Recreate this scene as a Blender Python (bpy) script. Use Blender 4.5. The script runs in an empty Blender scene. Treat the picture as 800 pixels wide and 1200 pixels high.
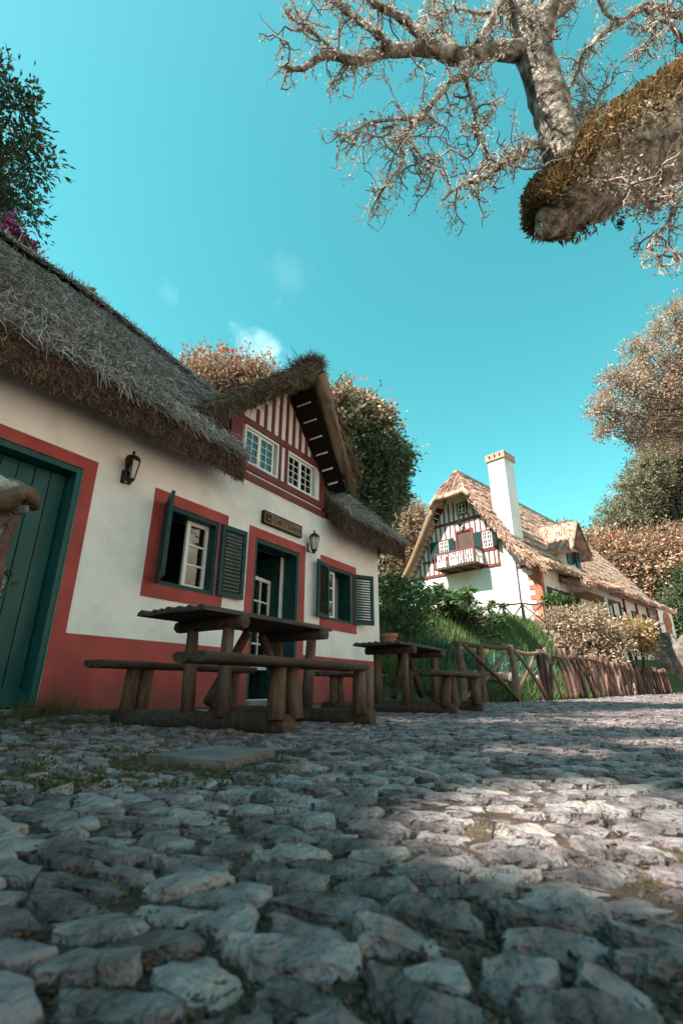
import bpy, bmesh, math, random
import numpy as np
from mathutils import Vector, Matrix, noise
S = bpy.context.scene
COL = S.collection
rng = np.random.default_rng(7)
random.seed(7)
rad = math.radians

# ------------------------------------------------------------------ camera, sky, sun, exposure
PITCH, HEAD, FPX = rad(20.26), rad(32.51), 561.8
CAM = Vector((0, -4.4, 0.25))
cd = bpy.data.cameras.new("camera"); cam = bpy.data.objects.new("camera", cd); COL.objects.link(cam)
cd.sensor_fit = 'VERTICAL'; cd.sensor_height = 36; cd.lens = FPX / 1200 * 36
cd.clip_start = 0.02; cd.clip_end = 6000
cd.dof.use_dof = True; cd.dof.focus_distance = 5.5; cd.dof.aperture_fstop = 5.0
FH = Vector((math.cos(HEAD), math.sin(HEAD), 0)); RT = Vector((math.sin(HEAD), -math.cos(HEAD), 0)); UPV = Vector((0, 0, 1))
FW = FH * math.cos(PITCH) + UPV * math.sin(PITCH); UP = -FH * math.sin(PITCH) + UPV * math.cos(PITCH)
M = Matrix((RT, UP, -FW)).transposed().to_4x4(); M.translation = CAM
cam.matrix_world = M
S.camera = cam

def at(px, py, d):
    """world point seen at photo pixel (px,py), d metres in front of the camera"""
    return CAM + (FW + RT * ((px - 400) / FPX) - UP * ((py - 600) / FPX)) * d
def on_z(px, py, z):
    r = FW + RT * ((px - 400) / FPX) - UP * ((py - 600) / FPX)
    return CAM + r * ((z - CAM.z) / r.z)

SUN_ANG = HEAD + rad(118)          # direction towards the sun, measured from +X
SUN_EL = rad(52)
sun_dir = Vector((math.cos(SUN_ANG) * math.cos(SUN_EL), math.sin(SUN_ANG) * math.cos(SUN_EL), math.sin(SUN_EL)))
ld = bpy.data.lights.new("sun", 'SUN'); ld.energy = 4.0; ld.angle = rad(0.55); ld.color = (1, .90, .77)
sun = bpy.data.objects.new("sun", ld); COL.objects.link(sun)
sun.rotation_euler = sun_dir.to_track_quat('Z', 'Y').to_euler()

W = bpy.data.worlds.new("World"); S.world = W; W.use_nodes = True
nt = W.node_tree; nt.nodes.clear()
sky = nt.nodes.new('ShaderNodeTexSky'); sky.sky_type = 'NISHITA'; sky.sun_disc = False
sky.sun_elevation = SUN_EL; sky.sun_rotation = math.pi / 2 - SUN_ANG
sky.altitude = 300; sky.air_density = 1.0; sky.dust_density = 0.6; sky.ozone_density = 1.0
hs = nt.nodes.new('ShaderNodeHueSaturation'); hs.inputs['Hue'].default_value = 0.417; hs.inputs['Saturation'].default_value = 1.26
hs.inputs['Value'].default_value = 0.505
bg = nt.nodes.new('ShaderNodeBackground'); bg.inputs['Strength'].default_value = 0.15
wo = nt.nodes.new('ShaderNodeOutputWorld')
nt.links.new(sky.outputs[0], hs.inputs['Color'])
# a few thin wisps of cloud
tc = nt.nodes.new('ShaderNodeTexCoord')
nz = nt.nodes.new('ShaderNodeTexNoise'); nz.inputs['Scale'].default_value = 9; nz.inputs['Detail'].default_value = 5
nt.links.new(tc.outputs['Generated'], nz.inputs['Vector'])
prev = None
def mth(op, a, b=None):
    n = nt.nodes.new('ShaderNodeMath'); n.operation = op
    for i, v in enumerate((a, b)):
        if v is None: continue
        if isinstance(v, (int, float)): n.inputs[i].default_value = v
        else: nt.links.new(v, n.inputs[i])
    return n.outputs[0]
tot = None
for (px, py, r, k) in ((306, 392, .085, .42), (200, 352, .06, .12), (342, 322, .05, .03), (1150, 250, .10, .5), (-500, 300, .12, .5), (-350, 150, .09, .4), (900, 80, .05, .4)):
    d = (at(px, py, 1) - CAM).normalized()
    vm = nt.nodes.new('ShaderNodeVectorMath'); vm.operation = 'DISTANCE'; vm.inputs[1].default_value = d
    nt.links.new(tc.outputs['Generated'], vm.inputs[0])
    f = mth('SUBTRACT', 1.0, mth('DIVIDE', vm.outputs['Value'], r))
    f = mth('ADD', f, mth('MULTIPLY', mth('SUBTRACT', nz.outputs['Fac'], .62), 4.5))
    f = mth('MULTIPLY', mth('POWER', mth('MINIMUM', mth('MAXIMUM', mth('MULTIPLY', f, .8), 0), 1), 1.3), k)
    tot = f if tot is None else mth('MAXIMUM', tot, f)
mx = nt.nodes.new('ShaderNodeMixRGB'); mx.inputs[2].default_value = (5.2, 6.2, 6.6, 1)
nt.links.new(tot, mx.inputs[0]); nt.links.new(hs.outputs[0], mx.inputs[1])
nt.links.new(mx.outputs[0], bg.inputs['Color']); nt.links.new(bg.outputs[0], wo.inputs['Surface'])
S.view_settings.view_transform = 'Standard'; S.view_settings.look = 'None'
S.view_settings.exposure = 1.78; S.view_settings.gamma = 1
S.render.engine = 'CYCLES'
S.cycles.max_bounces = 6; S.cycles.diffuse_bounces = 4; S.cycles.glossy_bounces = 3; S.cycles.transparent_max_bounces = 6
S.cycles.caustics_reflective = False; S.cycles.caustics_refractive = False

# ------------------------------------------------------------------ materials
MATS = {}
def mat(name, cols, scale=6, rough=.8, bump=0, bscale=40, island=0, spec=.4, stretch=None, trans=0, detail=4, ramp=(.3, .7), metallic=0, coat=0, obj_rand=0):
    m = bpy.data.materials.new(name); m.use_nodes = True; t = m.node_tree; N = t.nodes; L = t.links
    p = N['Principled BSDF']; out = N['Material Output']
    p.inputs['Roughness'].default_value = rough; p.inputs['Specular IOR Level'].default_value = spec
    p.inputs['Metallic'].default_value = metallic; p.inputs['Coat Weight'].default_value = coat
    g = N.new('ShaderNodeTexCoord'); src = g.outputs['Object']
    if stretch:
        mp = N.new('ShaderNodeMapping'); mp.inputs['Scale'].default_value = stretch; L.new(src, mp.inputs[0]); src = mp.outputs[0]
    n1 = N.new('ShaderNodeTexNoise'); n1.inputs['Scale'].default_value = scale; n1.inputs['Detail'].default_value = detail
    L.new(src, n1.inputs['Vector'])
    fac = n1.outputs['Fac']
    if island:
        ge = N.new('ShaderNodeNewGeometry')
        a = N.new('ShaderNodeMixRGB'); a.inputs[0].default_value = island
        L.new(fac, a.inputs[1]); L.new(ge.outputs['Random Per Island'], a.inputs[2]); fac = a.outputs[0]
    if obj_rand:
        oi = N.new('ShaderNodeObjectInfo')
        a = N.new('ShaderNodeMixRGB'); a.inputs[0].default_value = obj_rand
        L.new(fac, a.inputs[1]); L.new(oi.outputs['Random'], a.inputs[2]); fac = a.outputs[0]
    cr = N.new('ShaderNodeValToRGB'); e = cr.color_ramp.elements
    k = len(cols); lo, hi = (ramp if not island else (.12, .88))
    if island and island >= .8: lo, hi = 0, 1
    while len(e) < k: e.new(.5)
    for i, c in enumerate(cols):
        e[i].position = lo + (hi - lo) * i / max(1, k - 1); e[i].color = (*c, 1)
    L.new(fac, cr.inputs[0]); L.new(cr.outputs[0], p.inputs['Base Color'])
    if bump:
        n2 = N.new('ShaderNodeTexNoise'); n2.inputs['Scale'].default_value = bscale; n2.inputs['Detail'].default_value = 6
        L.new(src, n2.inputs['Vector'])
        b = N.new('ShaderNodeBump'); b.inputs['Strength'].default_value = min(1, bump); b.inputs['Distance'].default_value = .02 * max(1, bump)
        L.new(n2.outputs['Fac'], b.inputs['Height']); L.new(b.outputs[0], p.inputs['Normal'])
    if trans:
        tr = N.new('ShaderNodeBsdfTranslucent'); L.new(cr.outputs[0], tr.inputs['Color'])
        mxs = N.new('ShaderNodeMixShader'); mxs.inputs[0].default_value = trans
        L.new(p.outputs[0], mxs.inputs[1]); L.new(tr.outputs[0], mxs.inputs[2]); L.new(mxs.outputs[0], out.inputs[0])
    MATS[name] = m
    return m
mat('plaster', [(.72, .69, .665), (.86, .835, .815), (.89, .865, .845)], scale=1.6, rough=.9, bump=.5, bscale=11, detail=8)
mat('plaster2', [(.66, .62, .57), (.82, .79, .75), (.86, .83, .79)], scale=.7, rough=.9, bump=.2, bscale=9, detail=8)
mat('red_paint', [(0.301, 0.0456, 0.0399), (0.378, 0.0588, 0.0504), (0.43, 0.0761, 0.0651)], scale=3, rough=.7, bump=.2, bscale=18, detail=7)
mat('red_timber', [(.13, .03, .028), (.19, .042, .038)], scale=5, rough=.65, bump=.2, bscale=30)
mat('green_paint', [(.006, .06, .058), (.010, .09, .086)], scale=5, rough=.35, bump=.03, bscale=30, spec=.3, stretch=(3, 3, .6))
mat('green_shutter', [(.006, .034, .034), (.012, .058, .056)], scale=9, rough=.5, bump=.1, bscale=50, spec=.25)
mat('white_paint', [(.72, .72, .70), (.82, .82, .80)], scale=6, rough=.5, bump=.05, bscale=40)
mat('dark_wood', [(0.0387, 0.0235, 0.0178), (0.0718, 0.0439, 0.0327), (0.111, 0.0704, 0.0524)], scale=4, rough=.85, bump=.6, bscale=22, stretch=(1, 6, 6), detail=8)
mat('log_wood', [(0.0706, 0.0426, 0.0298), (0.131, 0.0845, 0.0581), (0.191, 0.128, 0.0909)], scale=5, rough=.85, bump=.6, bscale=20, stretch=(5, 5, 1), detail=8)
mat('rustic_wood', [(0.0611, 0.0334, 0.028), (0.143, 0.0811, 0.0651), (0.265, 0.171, 0.14)], scale=6, rough=.9, bump=.8, bscale=22, stretch=(4, 4, 1), detail=8, obj_rand=.4)
mat('stone', [(.035, .029, .031), (.105, .088, .092), (.20, .172, .178), (.33, .30, .305), (.40, .32, .28)], scale=15, rough=.42, bump=1.5, bscale=52, spec=.55, detail=12, ramp=(.3, .72), obj_rand=.25)
mat('stone_mass', [(0.0473, 0.0376, 0.0408), (0.135, 0.109, 0.118), (0.237, 0.194, 0.205), (0.361, 0.293, 0.301)], scale=12, rough=.44, bump=1.2, bscale=42, spec=.5, detail=9, island=.5)
mat('soil', [(.032, .020, .014), (.068, .045, .031), (.12, .082, .057)], scale=14, rough=1, bump=1, bscale=70, detail=8)
mat('bank_soil', [(.03, .04, .018), (.05, .07, .025), (.08, .09, .04)], scale=3, rough=1, bump=1, bscale=20, detail=8)
mat('bounce_bank', [(.30, .245, .20), (.46, .39, .33), (.55, .47, .40)], scale=.8, rough=1, bump=.6, bscale=8, detail=8)  # pale dry tone picked for the light it throws back on the cottage
mat('grit', [(.03, .022, .017), (.07, .052, .042), (.13, .11, .095)], scale=4, rough=.95, island=.8)
mat('slab', [(.11, .085, .082), (.17, .14, .135), (.21, .18, .17)], scale=8, rough=.8, bump=.4, bscale=60)
mat('rubble', [(.12, .10, .085), (.22, .19, .165), (.33, .29, .25)], scale=5, rough=.9, bump=1, bscale=14, obj_rand=.35, detail=8)
mat('boulder', [(.07, .06, .055), (.17, .14, .125), (.30, .26, .23)], scale=1.6, rough=.95, bump=1, bscale=6, detail=9)
mat('thatch_base', [(0.0765, 0.0562, 0.0504), (0.178, 0.131, 0.109), (0.306, 0.225, 0.189)], scale=7, rough=1, bump=1, bscale=24, stretch=(3, 1, 1), detail=8)
mat('thatch_grey', [(0.0901, 0.0654, 0.0606), (0.234, 0.171, 0.155), (0.505, 0.38, 0.338), (0.78, 0.764, 0.705)], scale=1.6, rough=.85, island=.6, trans=.1)
mat('thatch_brown', [(0.0528, 0.0327, 0.0218), (0.114, 0.0705, 0.0462), (0.194, 0.125, 0.084), (0.317, 0.215, 0.147)], scale=3, rough=.85, island=.6, trans=.1)
mat('straw_tan', [(0.118, 0.074, 0.0429), (0.215, 0.141, 0.0858), (0.311, 0.215, 0.14)], scale=3, rough=.8, bump=.6, bscale=60, stretch=(1, 1, 1), island=.5)
mat('thatch_far', [(0.226, 0.137, 0.101), (0.427, 0.28, 0.214), (0.587, 0.405, 0.315)], scale=4, rough=1, bump=1, bscale=16, detail=8)
mat('straw_far', [(0.179, 0.105, 0.0783), (0.383, 0.247, 0.188), (0.598, 0.41, 0.324)], scale=4, rough=.9, island=.7, trans=.1)
mat('brick', [(.36, .115, .07), (.47, .16, .10), (.52, .20, .13)], scale=9, rough=.85, bump=.4, bscale=30, obj_rand=.4)
mat('brick_pale', [(.46, .26, .20), (.58, .36, .29)], scale=9, rough=.9, bump=.3)
mat('brick_dark', [(.22, .09, .07), (.32, .13, .10)], scale=9, rough=.9, bump=.4, obj_rand=.5)
mat('terracotta', [(.30, .12, .085), (.40, .17, .12)], scale=12, rough=.85, bump=.2)
mat('iron', [(.008, .009, .009), (.016, .017, .017)], scale=20, rough=.45, spec=.5)
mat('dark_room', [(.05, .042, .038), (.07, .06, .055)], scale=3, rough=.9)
mat('room_beam', [(.32, .30, .28), (.42, .40, .38)], scale=3, rough=.9)
mat('sign_wood', [(.13, .075, .035), (.20, .125, .065), (.26, .17, .095)], scale=5, rough=.7, bump=.3, stretch=(1, 8, 8))
mat('burnt_wood', [(.02, .010, .006), (.03, .016, .01)], scale=8, rough=.8)
mat('bark_pale', [(.07, .05, .04), (.17, .135, .115), (.33, .285, .25), (.50, .45, .40)], scale=11, rough=.95, bump=4, bscale=20, detail=12, ramp=(.32, .66))
mat('twig', [(0.102, 0.0714, 0.0578), (0.289, 0.221, 0.187), (0.578, 0.493, 0.433)], scale=9, rough=.95, island=.5)
mat('lichen', [(0.325, 0.286, 0.24), (0.52, 0.461, 0.39), (0.676, 0.611, 0.52)], scale=5, rough=1, island=.8, trans=.25)
mat('moss', [(.08, .07, .03), (.19, .145, .07), (.29, .19, .095), (.44, .22, .10)], scale=2.5, rough=1, island=.55, trans=.2)
mat('bark_dark', [(.035, .025, .02), (.08, .06, .048)], scale=8, rough=.95, bump=1, bscale=20)
def leafmat(name, cols, tr=.3, rough=.55):
    mat(name, cols, scale=.9, rough=rough, island=.8, trans=tr, spec=.3)
leafmat('leaf_dark', [(.018, .036, .024), (.04, .066, .036), (.085, .105, .05), (.22, .16, .095)])  # tan end of the ramp stands in for warm sunlit leaves
leafmat('leaf_evergreen', [(0.0324, 0.054, 0.0324), (0.072, 0.108, 0.0576), (0.135, 0.171, 0.09), (0.252, 0.252, 0.135)])
leafmat('leaf_blush', [(0.129, 0.11, 0.0644), (0.321, 0.232, 0.155), (0.592, 0.373, 0.27), (0.708, 0.515, 0.399)])
leafmat('leaf_pink', [(.25, .02, .10), (.45, .04, .20), (.55, .12, .30)])
leafmat('leaf_red', [(.35, .02, .025), (.50, .05, .05), (.6, .14, .11)])
leafmat('leaf_tan', [(0.108, 0.081, 0.0473), (0.27, 0.203, 0.135), (0.459, 0.351, 0.257), (0.648, 0.513, 0.405)])
leafmat('leaf_oak', [(0.127, 0.0862, 0.0575), (0.322, 0.224, 0.155), (0.506, 0.368, 0.265), (0.667, 0.494, 0.38)])
leafmat('leaf_conifer', [(0.065, 0.078, 0.0455), (0.156, 0.156, 0.091), (0.286, 0.26, 0.169), (0.468, 0.39, 0.286)])
leafmat('leaf_green', [(.02, .05, .012), (.045, .10, .025), (.08, .15, .04), (.14, .19, .06)])
leafmat('leaf_shrub', [(0.024, 0.06, 0.021), (0.0525, 0.112, 0.042), (0.105, 0.18, 0.0675), (0.195, 0.225, 0.105)])
leafmat('leaf_blue', [(.02, .07, .05), (.05, .14, .10), (.10, .22, .16)])
leafmat('leaf_yellow', [(.20, .15, .03), (.36, .26, .06), (.45, .30, .08)])
leafmat('grass', [(0.0225, 0.0625, 0.02), (0.05, 0.125, 0.0375), (0.1, 0.188, 0.0562), (0.2, 0.225, 0.0875)])
leafmat('dry_grass', [(.05, .055, .02), (.10, .09, .035), (.16, .13, .06)])
leafmat('dry_stem', [(.10, .10, .04), (.22, .19, .09), (.34, .28, .16)])
leafmat('litter', [(.03, .017, .011), (.07, .042, .025), (.13, .07, .04), (.08, .075, .03)], tr=.05, rough=.9)
def glassmat():
    m = bpy.data.materials.new('glass'); m.use_nodes = True; t = m.node_tree; N = t.nodes; L = t.links
    N.remove(N['Principled BSDF']); o = N['Material Output']
    gl = N.new('ShaderNodeBsdfGlossy'); gl.inputs['Roughness'].default_value = .015; gl.inputs['Color'].default_value = (.95, .97, .97, 1)
    tr = N.new('ShaderNodeBsdfTransparent'); tr.inputs['Color'].default_value = (.75, .8, .8, 1)
    fr = N.new('ShaderNodeFresnel'); fr.inputs['IOR'].default_value = 2.1
    mxs = N.new('ShaderNodeMixShader'); L.new(fr.outputs[0], mxs.inputs[0]); L.new(tr.outputs[0], mxs.inputs[1]); L.new(gl.outputs[0], mxs.inputs[2])
    L.new(mxs.outputs[0], o.inputs[0]); MATS['glass'] = m
glassmat()
def dirt(name, z0, z1, c, nscale=6, amount=1.0, nmix=.8):
    """soil and splash marks that climb a surface from below, broken up by noise"""
    t = MATS[name].node_tree; N = t.nodes; L = t.links; p = N['Principled BSDF']; src = p.inputs['Base Color'].links[0].from_socket
    g = N.new('ShaderNodeTexCoord'); sx = N.new('ShaderNodeSeparateXYZ'); L.new(g.outputs['Object'], sx.inputs[0])
    n = N.new('ShaderNodeTexNoise'); n.inputs['Scale'].default_value = nscale; n.inputs['Detail'].default_value = 8; n.inputs['Roughness'].default_value = .7; L.new(g.outputs['Object'], n.inputs['Vector'])
    mr = N.new('ShaderNodeMapRange'); mr.inputs[1].default_value = z0; mr.inputs[2].default_value = z1; mr.inputs[3].default_value = 1; mr.inputs[4].default_value = 0; L.new(sx.outputs[2], mr.inputs[0])
    ad = N.new('ShaderNodeMath'); ad.operation = 'MULTIPLY_ADD'; ad.inputs[1].default_value = 3.2 * nmix; ad.inputs[2].default_value = -1.6 * nmix; L.new(n.outputs['Fac'], ad.inputs[0])
    a2 = N.new('ShaderNodeMath'); a2.operation = 'ADD'; a2.use_clamp = True; L.new(ad.outputs[0], a2.inputs[0]); L.new(mr.outputs[0], a2.inputs[1])
    a3 = N.new('ShaderNodeMath'); a3.operation = 'MULTIPLY'; a3.inputs[1].default_value = amount; L.new(a2.outputs[0], a3.inputs[0])
    mxr = N.new('ShaderNodeMixRGB'); mxr.inputs[2].default_value = (*c, 1); L.new(a3.outputs[0], mxr.inputs[0]); L.new(src, mxr.inputs[1]); L.new(mxr.outputs[0], p.inputs['Base Color'])
dirt('stone', .001, .010, (.05, .036, .026), 34, .85, .5); dirt('stone_mass', .001, .012, (.05, .036, .026), 25, .85, .5)
dirt('red_paint', -.1, .45, (.10, .05, .042), 3.5, .75, .8); dirt('plaster', 3.10, 2.45, (.55, .43, .33), 2.6, .22, .7); dirt('plaster', -.5, 1.2, (.52, .47, .42), 2.2, .5, 1.0); dirt('plaster2', -1.5, 1.0, (.55, .50, .44), 1.2, .5, .8)
m = mat('frosted', [(.6, .5, .44), (.72, .64, .58)], scale=8, rough=.3, trans=.3)

# ------------------------------------------------------------------ mesh helpers
def link(name, me, material, parent=None, kind=None):
    o = bpy.data.objects.new(name, me); COL.objects.link(o)
    if material is not None and len(me.materials) == 0: me.materials.append(MATS[material])
    if parent is not None: o.parent = parent
    if kind: o['kind'] = kind
    return o
def mesh_np(name, verts, faces, material, parent=None, kind=None, smooth=False):
    """faces: (n,4) or (n,3) integer array"""
    verts = np.asarray(verts, dtype=np.float32); faces = np.asarray(faces, dtype=np.int32)
    k = faces.shape[1]; n = len(faces)
    me = bpy.data.meshes.new(name)
    me.vertices.add(len(verts)); me.vertices.foreach_set('co', verts.ravel())
    me.loops.add(n * k); me.loops.foreach_set('vertex_index', faces.ravel())
    me.polygons.add(n); me.polygons.foreach_set('loop_start', np.arange(0, n * k, k, dtype=np.int32))
    me.polygons.foreach_set('loop_total', np.full(n, k, dtype=np.int32))
    if smooth: me.polygons.foreach_set('use_smooth', np.ones(n, dtype=bool))
    me.update(calc_edges=True)
    return link(name, me, material, parent, kind)
class MB:
    def __init__(s): s.v = []; s.f = []; s.sm = []
    def add(s, vs, fs, smooth=False):
        b = len(s.v); s.v += [tuple(p) for p in vs]
        for f in fs: s.f.append(tuple(i + b for i in f)); s.sm.append(smooth)
        return s
    def box(s, a, b, mtx=None):
        x0, y0, z0 = a; x1, y1, z1 = b
        vs = [Vector(p) for p in ((x0, y0, z0), (x1, y0, z0), (x1, y1, z0), (x0, y1, z0), (x0, y0, z1), (x1, y0, z1), (x1, y1, z1), (x0, y1, z1))]
        if mtx is not None: vs = [mtx @ p for p in vs]
        return s.add(vs, ((0, 3, 2, 1), (4, 5, 6, 7), (0, 1, 5, 4), (1, 2, 6, 5), (2, 3, 7, 6), (3, 0, 4, 7)))
    def bar(s, p, q, w, h, up=(0, 0, 1)):
        p, q = Vector(p), Vector(q); d = q - p; L = d.length; z = d.normalized(); u = Vector(up)
        x = u.cross(z)
        if x.length < 1e-4: x = Vector((1, 0, 0)).cross(z)
        x.normalize(); y = z.cross(x)
        mt = Matrix((x, y, z)).transposed().to_4x4(); mt.translation = p
        return s.box((-w / 2, -h / 2, 0), (w / 2, h / 2, L), mt)
    def tube(s, pts, rs, n=8, rough=0, seed=0, cap=True):
        pts = [Vector(p) for p in pts]; rings = []
        prevx = None
        for i, p in enumerate(pts):
            d = (pts[min(i + 1, len(pts) - 1)] - pts[max(i - 1, 0)]).normalized()
            x = prevx - d * prevx.dot(d) if prevx is not None else d.orthogonal()
            if x.length < 1e-5: x = d.orthogonal()
            x.normalize(); prevx = x; y = d.cross(x)
            r = rs[i] if hasattr(rs, '__len__') else rs
            ring = []
            for k in range(n):
                a = 2 * math.pi * k / n; v = x * math.cos(a) + y * math.sin(a)
                rr = r
                if rough: rr = r * (1 + rough * noise.noise((p + v * r) * (1.1 / max(r, .01)) + Vector((seed, 0, 0))))
                ring.append(p + v * rr)
            rings.append(ring)
        vs = [q for r in rings for q in r]; fs = []
        for i in range(len(rings) - 1):
            for k in range(n): fs.append((i * n + k, i * n + (k + 1) % n, (i + 1) * n + (k + 1) % n, (i + 1) * n + k))
        b = len(s.v); s.add(vs, fs, True)
        if cap: s.add([], []); s.f.append(tuple(b + k for k in reversed(range(n)))); s.sm.append(False); s.f.append(tuple(b + (len(rings) - 1) * n + k for k in range(n))); s.sm.append(False)
        return s
    def lathe(s, prof, n=12, c=(0, 0, 0), rot=0):
        vs = []; fs = []
        for r, z in prof:
            for k in range(n):
                a = 2 * math.pi * k / n + rot; vs.append((c[0] + r * math.cos(a), c[1] + r * math.sin(a), c[2] + z))
        for i in range(len(prof) - 1):
            for k in range(n): fs.append((i * n + k, i * n + (k + 1) % n, (i + 1) * n + (k + 1) % n, (i + 1) * n + k))
        fs.append(tuple(reversed(range(n)))); fs.append(tuple((len(prof) - 1) * n + k for k in range(n)))
        return s.add(vs, fs)
    def mesh(s, name):
        me = bpy.data.meshes.new(name); me.from_pydata(s.v, [], s.f)
        me.polygons.foreach_set('use_smooth', s.sm); me.update(); return me
    def build(s, name, material, parent=None, kind=None, local=False):
        if parent is not None and not local:
            o = parent_origin(parent); s.v = [(v[0] - o.x, v[1] - o.y, v[2] - o.z) for v in s.v]
        return link(name, s.mesh(name), material, parent, kind)
def parent_origin(p):
    o = Vector((0, 0, 0))
    while p is not None: o += p.location; p = p.parent
    return o
def tag(o, label, cat, group=None, kind=None):
    o['label'] = label; o['category'] = cat
    if group: o['group'] = group
    if kind: o['kind'] = kind
    return o
def thing(name, label, cat, loc=(0, 0, 0), rz=0, group=None):
    o = bpy.data.objects.new(name, None); COL.objects.link(o); o.location = loc; o.rotation_euler = (0, 0, rz)
    o.empty_display_size = .2
    return tag(o, label, cat, group)
def smooth_path(pts, per=5):
    P = [Vector(p) for p in pts]
    if len(P) < 3: return P
    out = []
    for i in range(len(P) - 1):
        p0 = P[max(i - 1, 0)]; p1 = P[i]; p2 = P[i + 1]; p3 = P[min(i + 2, len(P) - 1)]
        for k in range(per):
            t = k / per; t2 = t * t; t3 = t2 * t
            out.append(.5 * ((2 * p1) + (p2 - p0) * t + (2 * p0 - 5 * p1 + 4 * p2 - p3) * t2 + (3 * p1 - p0 - 3 * p2 + p3) * t3))
    out.append(P[-1]); return out
def lerp_list(rs, n):
    return list(np.interp(np.linspace(0, len(rs) - 1, n), range(len(rs)), rs))
def unit(a): return a / np.maximum(np.linalg.norm(a, axis=1, keepdims=True), 1e-9)
def ribbons(name, P, Q, w, material, parent=None, origin=None, mid=None, kind='stuff', taper=.35):
    """thin flat strands from P to Q (n,3), optional bend offset mid (n,3)"""
    n = len(P); d = unit(Q - P); r = rng.normal(size=(n, 3)); x = unit(np.cross(d, r)) * (np.asarray(w).reshape(-1, 1) / 2)
    if mid is None: mid = np.zeros((n, 3))
    Mi = (P + Q) / 2 + mid
    V = np.stack([P - x, P + x, Mi - x * .9, Mi + x * .9, Q - x * taper, Q + x * taper], 1)
    if origin is not None: V = V - np.asarray(origin)
    b = np.arange(n)[:, None] * 6
    F = np.concatenate([b + np.array([[0, 1, 3, 2]]), b + np.array([[2, 3, 5, 4]])], 0)
    return mesh_np(name, V.reshape(-1, 3), F, material, parent, kind)
def leaf_mesh(name, C, D, L, wr, material, parent=None, origin=None, kind=None, roll=None):
    """diamond leaves: centre C, direction D, length L (n,), width ratio wr"""
    n = len(C); d = unit(D); r = rng.normal(size=(n, 3)) if roll is None else roll
    x = unit(np.cross(d, r)); nn = np.cross(d, x); L = np.asarray(L).reshape(-1, 1)
    base = C - d * L * .5; tip = C + d * L * .5 - nn * L * .12; m = C - d * L * .05
    V = np.stack([base, m + x * L * wr * .5, tip, m - x * L * wr * .5], 1)
    if origin is not None: V = V - np.asarray(origin)
    F = np.arange(n)[:, None] * 4 + np.arange(4)[None]
    return mesh_np(name, V.reshape(-1, 3), F, material, parent, kind)
def clumps(blobs, per_area=6, clump_r=.3, leaves_per=40, inner=.5, zsq=1):
    """leaf centres and outward directions in clumps spread through ellipsoid blobs (c, r)"""
    Cs, Ds = [], []
    for c, r in blobs:
        r = np.array(r if hasattr(r, '__len__') else (r, r, r), float); c = np.array(c, float)
        area = 4 * math.pi * (np.prod(r) ** (2 / 3)); m = max(6, int(area * per_area))
        u = unit(rng.normal(size=(m, 3))); k = 1 - (1 - inner) * rng.random((m, 1)) ** 1.6
        k *= 1 + .17 * rng.normal(size=(m, 1))
        cc = c + u * r * k
        cr = clump_r * (.6 + .8 * rng.random((m, 1)))
        lv = (leaves_per * (.5 + rng.random(m))).astype(int)
        idx = np.repeat(np.arange(m), lv); g = rng.normal(size=(len(idx), 3)) * .5; g[:, 2] *= zsq
        Cs.append(cc[idx] + g * cr[idx]); Ds.append(u[idx] * .5 + g * .9 + rng.normal(size=g.shape) * .35)
    return np.concatenate(Cs), np.concatenate(Ds)
def fbm(x, y, z, o=4): return noise.fractal(Vector((x, y, z)), 1.0, 2.0, o)

# ------------------------------------------------------------------ terrain
FENCE = [(8.25, -1.45), (9.13, -1.72), (11.6, -2.1), (15.3, -2.77), (24, -3.5), (30, -4.6), (48, -9.5), (90, -25)]
FX, FY = [p[0] for p in FENCE], [p[1] for p in FENCE]
def sm(a, lo, hi):
    t = min(1, max(0, (a - lo) / (hi - lo))); return t * t * (3 - 2 * t)
def fence_y(x): return float(np.interp(x, FX, FY))
def terrain(x, y):
    z = 0.0
    if y > -1.2: z += .05 * sm(y, -1.2, 0)
    if x > 7.6:
        d = y - fence_y(x)
        top = np.interp(x, [8.2, 12, 20, 40], [1.75, 1.8, 2.8, 2.9])
        z = z + sm(x, 8.0, 8.6) * (sm(d, .1, .6) * .28 + sm(d, .7, 3.3) * (top - .28) + .10 * max(0, d - 9) ** 1.15)
        z += .26 * max(0, d - 3.6) * sm(x, 8.2, 9) * (1 - sm(x, 15, 20))
        if d > .1: z += .06 * fbm(x * .7, y * .7, 3) * sm(x, 8.2, 9)
    if x <= 9.5 and y > 5.2: z += (y - 5.2) * .42 * (1 - sm(x, 7.6, 9.5))
    yb = -9.2 - max(0, x - 28) * .3
    if y < yb: z += 9.5 * sm(yb - y, -.6, 7) + .15 * max(0, yb - 7 - y)  # steep bank opposite, raised so more sunlight bounces back to the wall
    if x < -3.5: z += .35 * (-3.5 - x) * sm(y, -3, 2) + .35 * min(20, -3.5 - x) * sm(y, 2, 9)
    return min(z, 40 + .1*z)
xs = np.unique(np.concatenate([[-1500, -300, -120, -60], np.arange(-30, -1, 1.5), np.arange(-1, 7.5, .5), np.arange(7.5, 31, .25), np.arange(31, 70, 2), [90, 150, 400, 3000]]))
ys = np.unique(np.concatenate([[-1500, -300, -120, -60], np.arange(-40, -20, 2), np.arange(-20, -9, .6), np.arange(-9, -3.8, .4), np.arange(-3.8, 6, .2), np.arange(6, 40, 1.5), [60, 120, 400, 3000]]))
V = [(x, y, terrain(x, y)) for x in xs for y in ys]
nx, ny = len(xs), len(ys); I = np.arange(nx * ny).reshape(nx, ny)
F = np.stack([I[:-1, :-1], I[1:, :-1], I[1:, 1:], I[:-1, 1:]], -1).reshape(-1, 4)
ground = mesh_np('ground', V, F, 'bank_soil', kind='structure', smooth=True)

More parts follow.
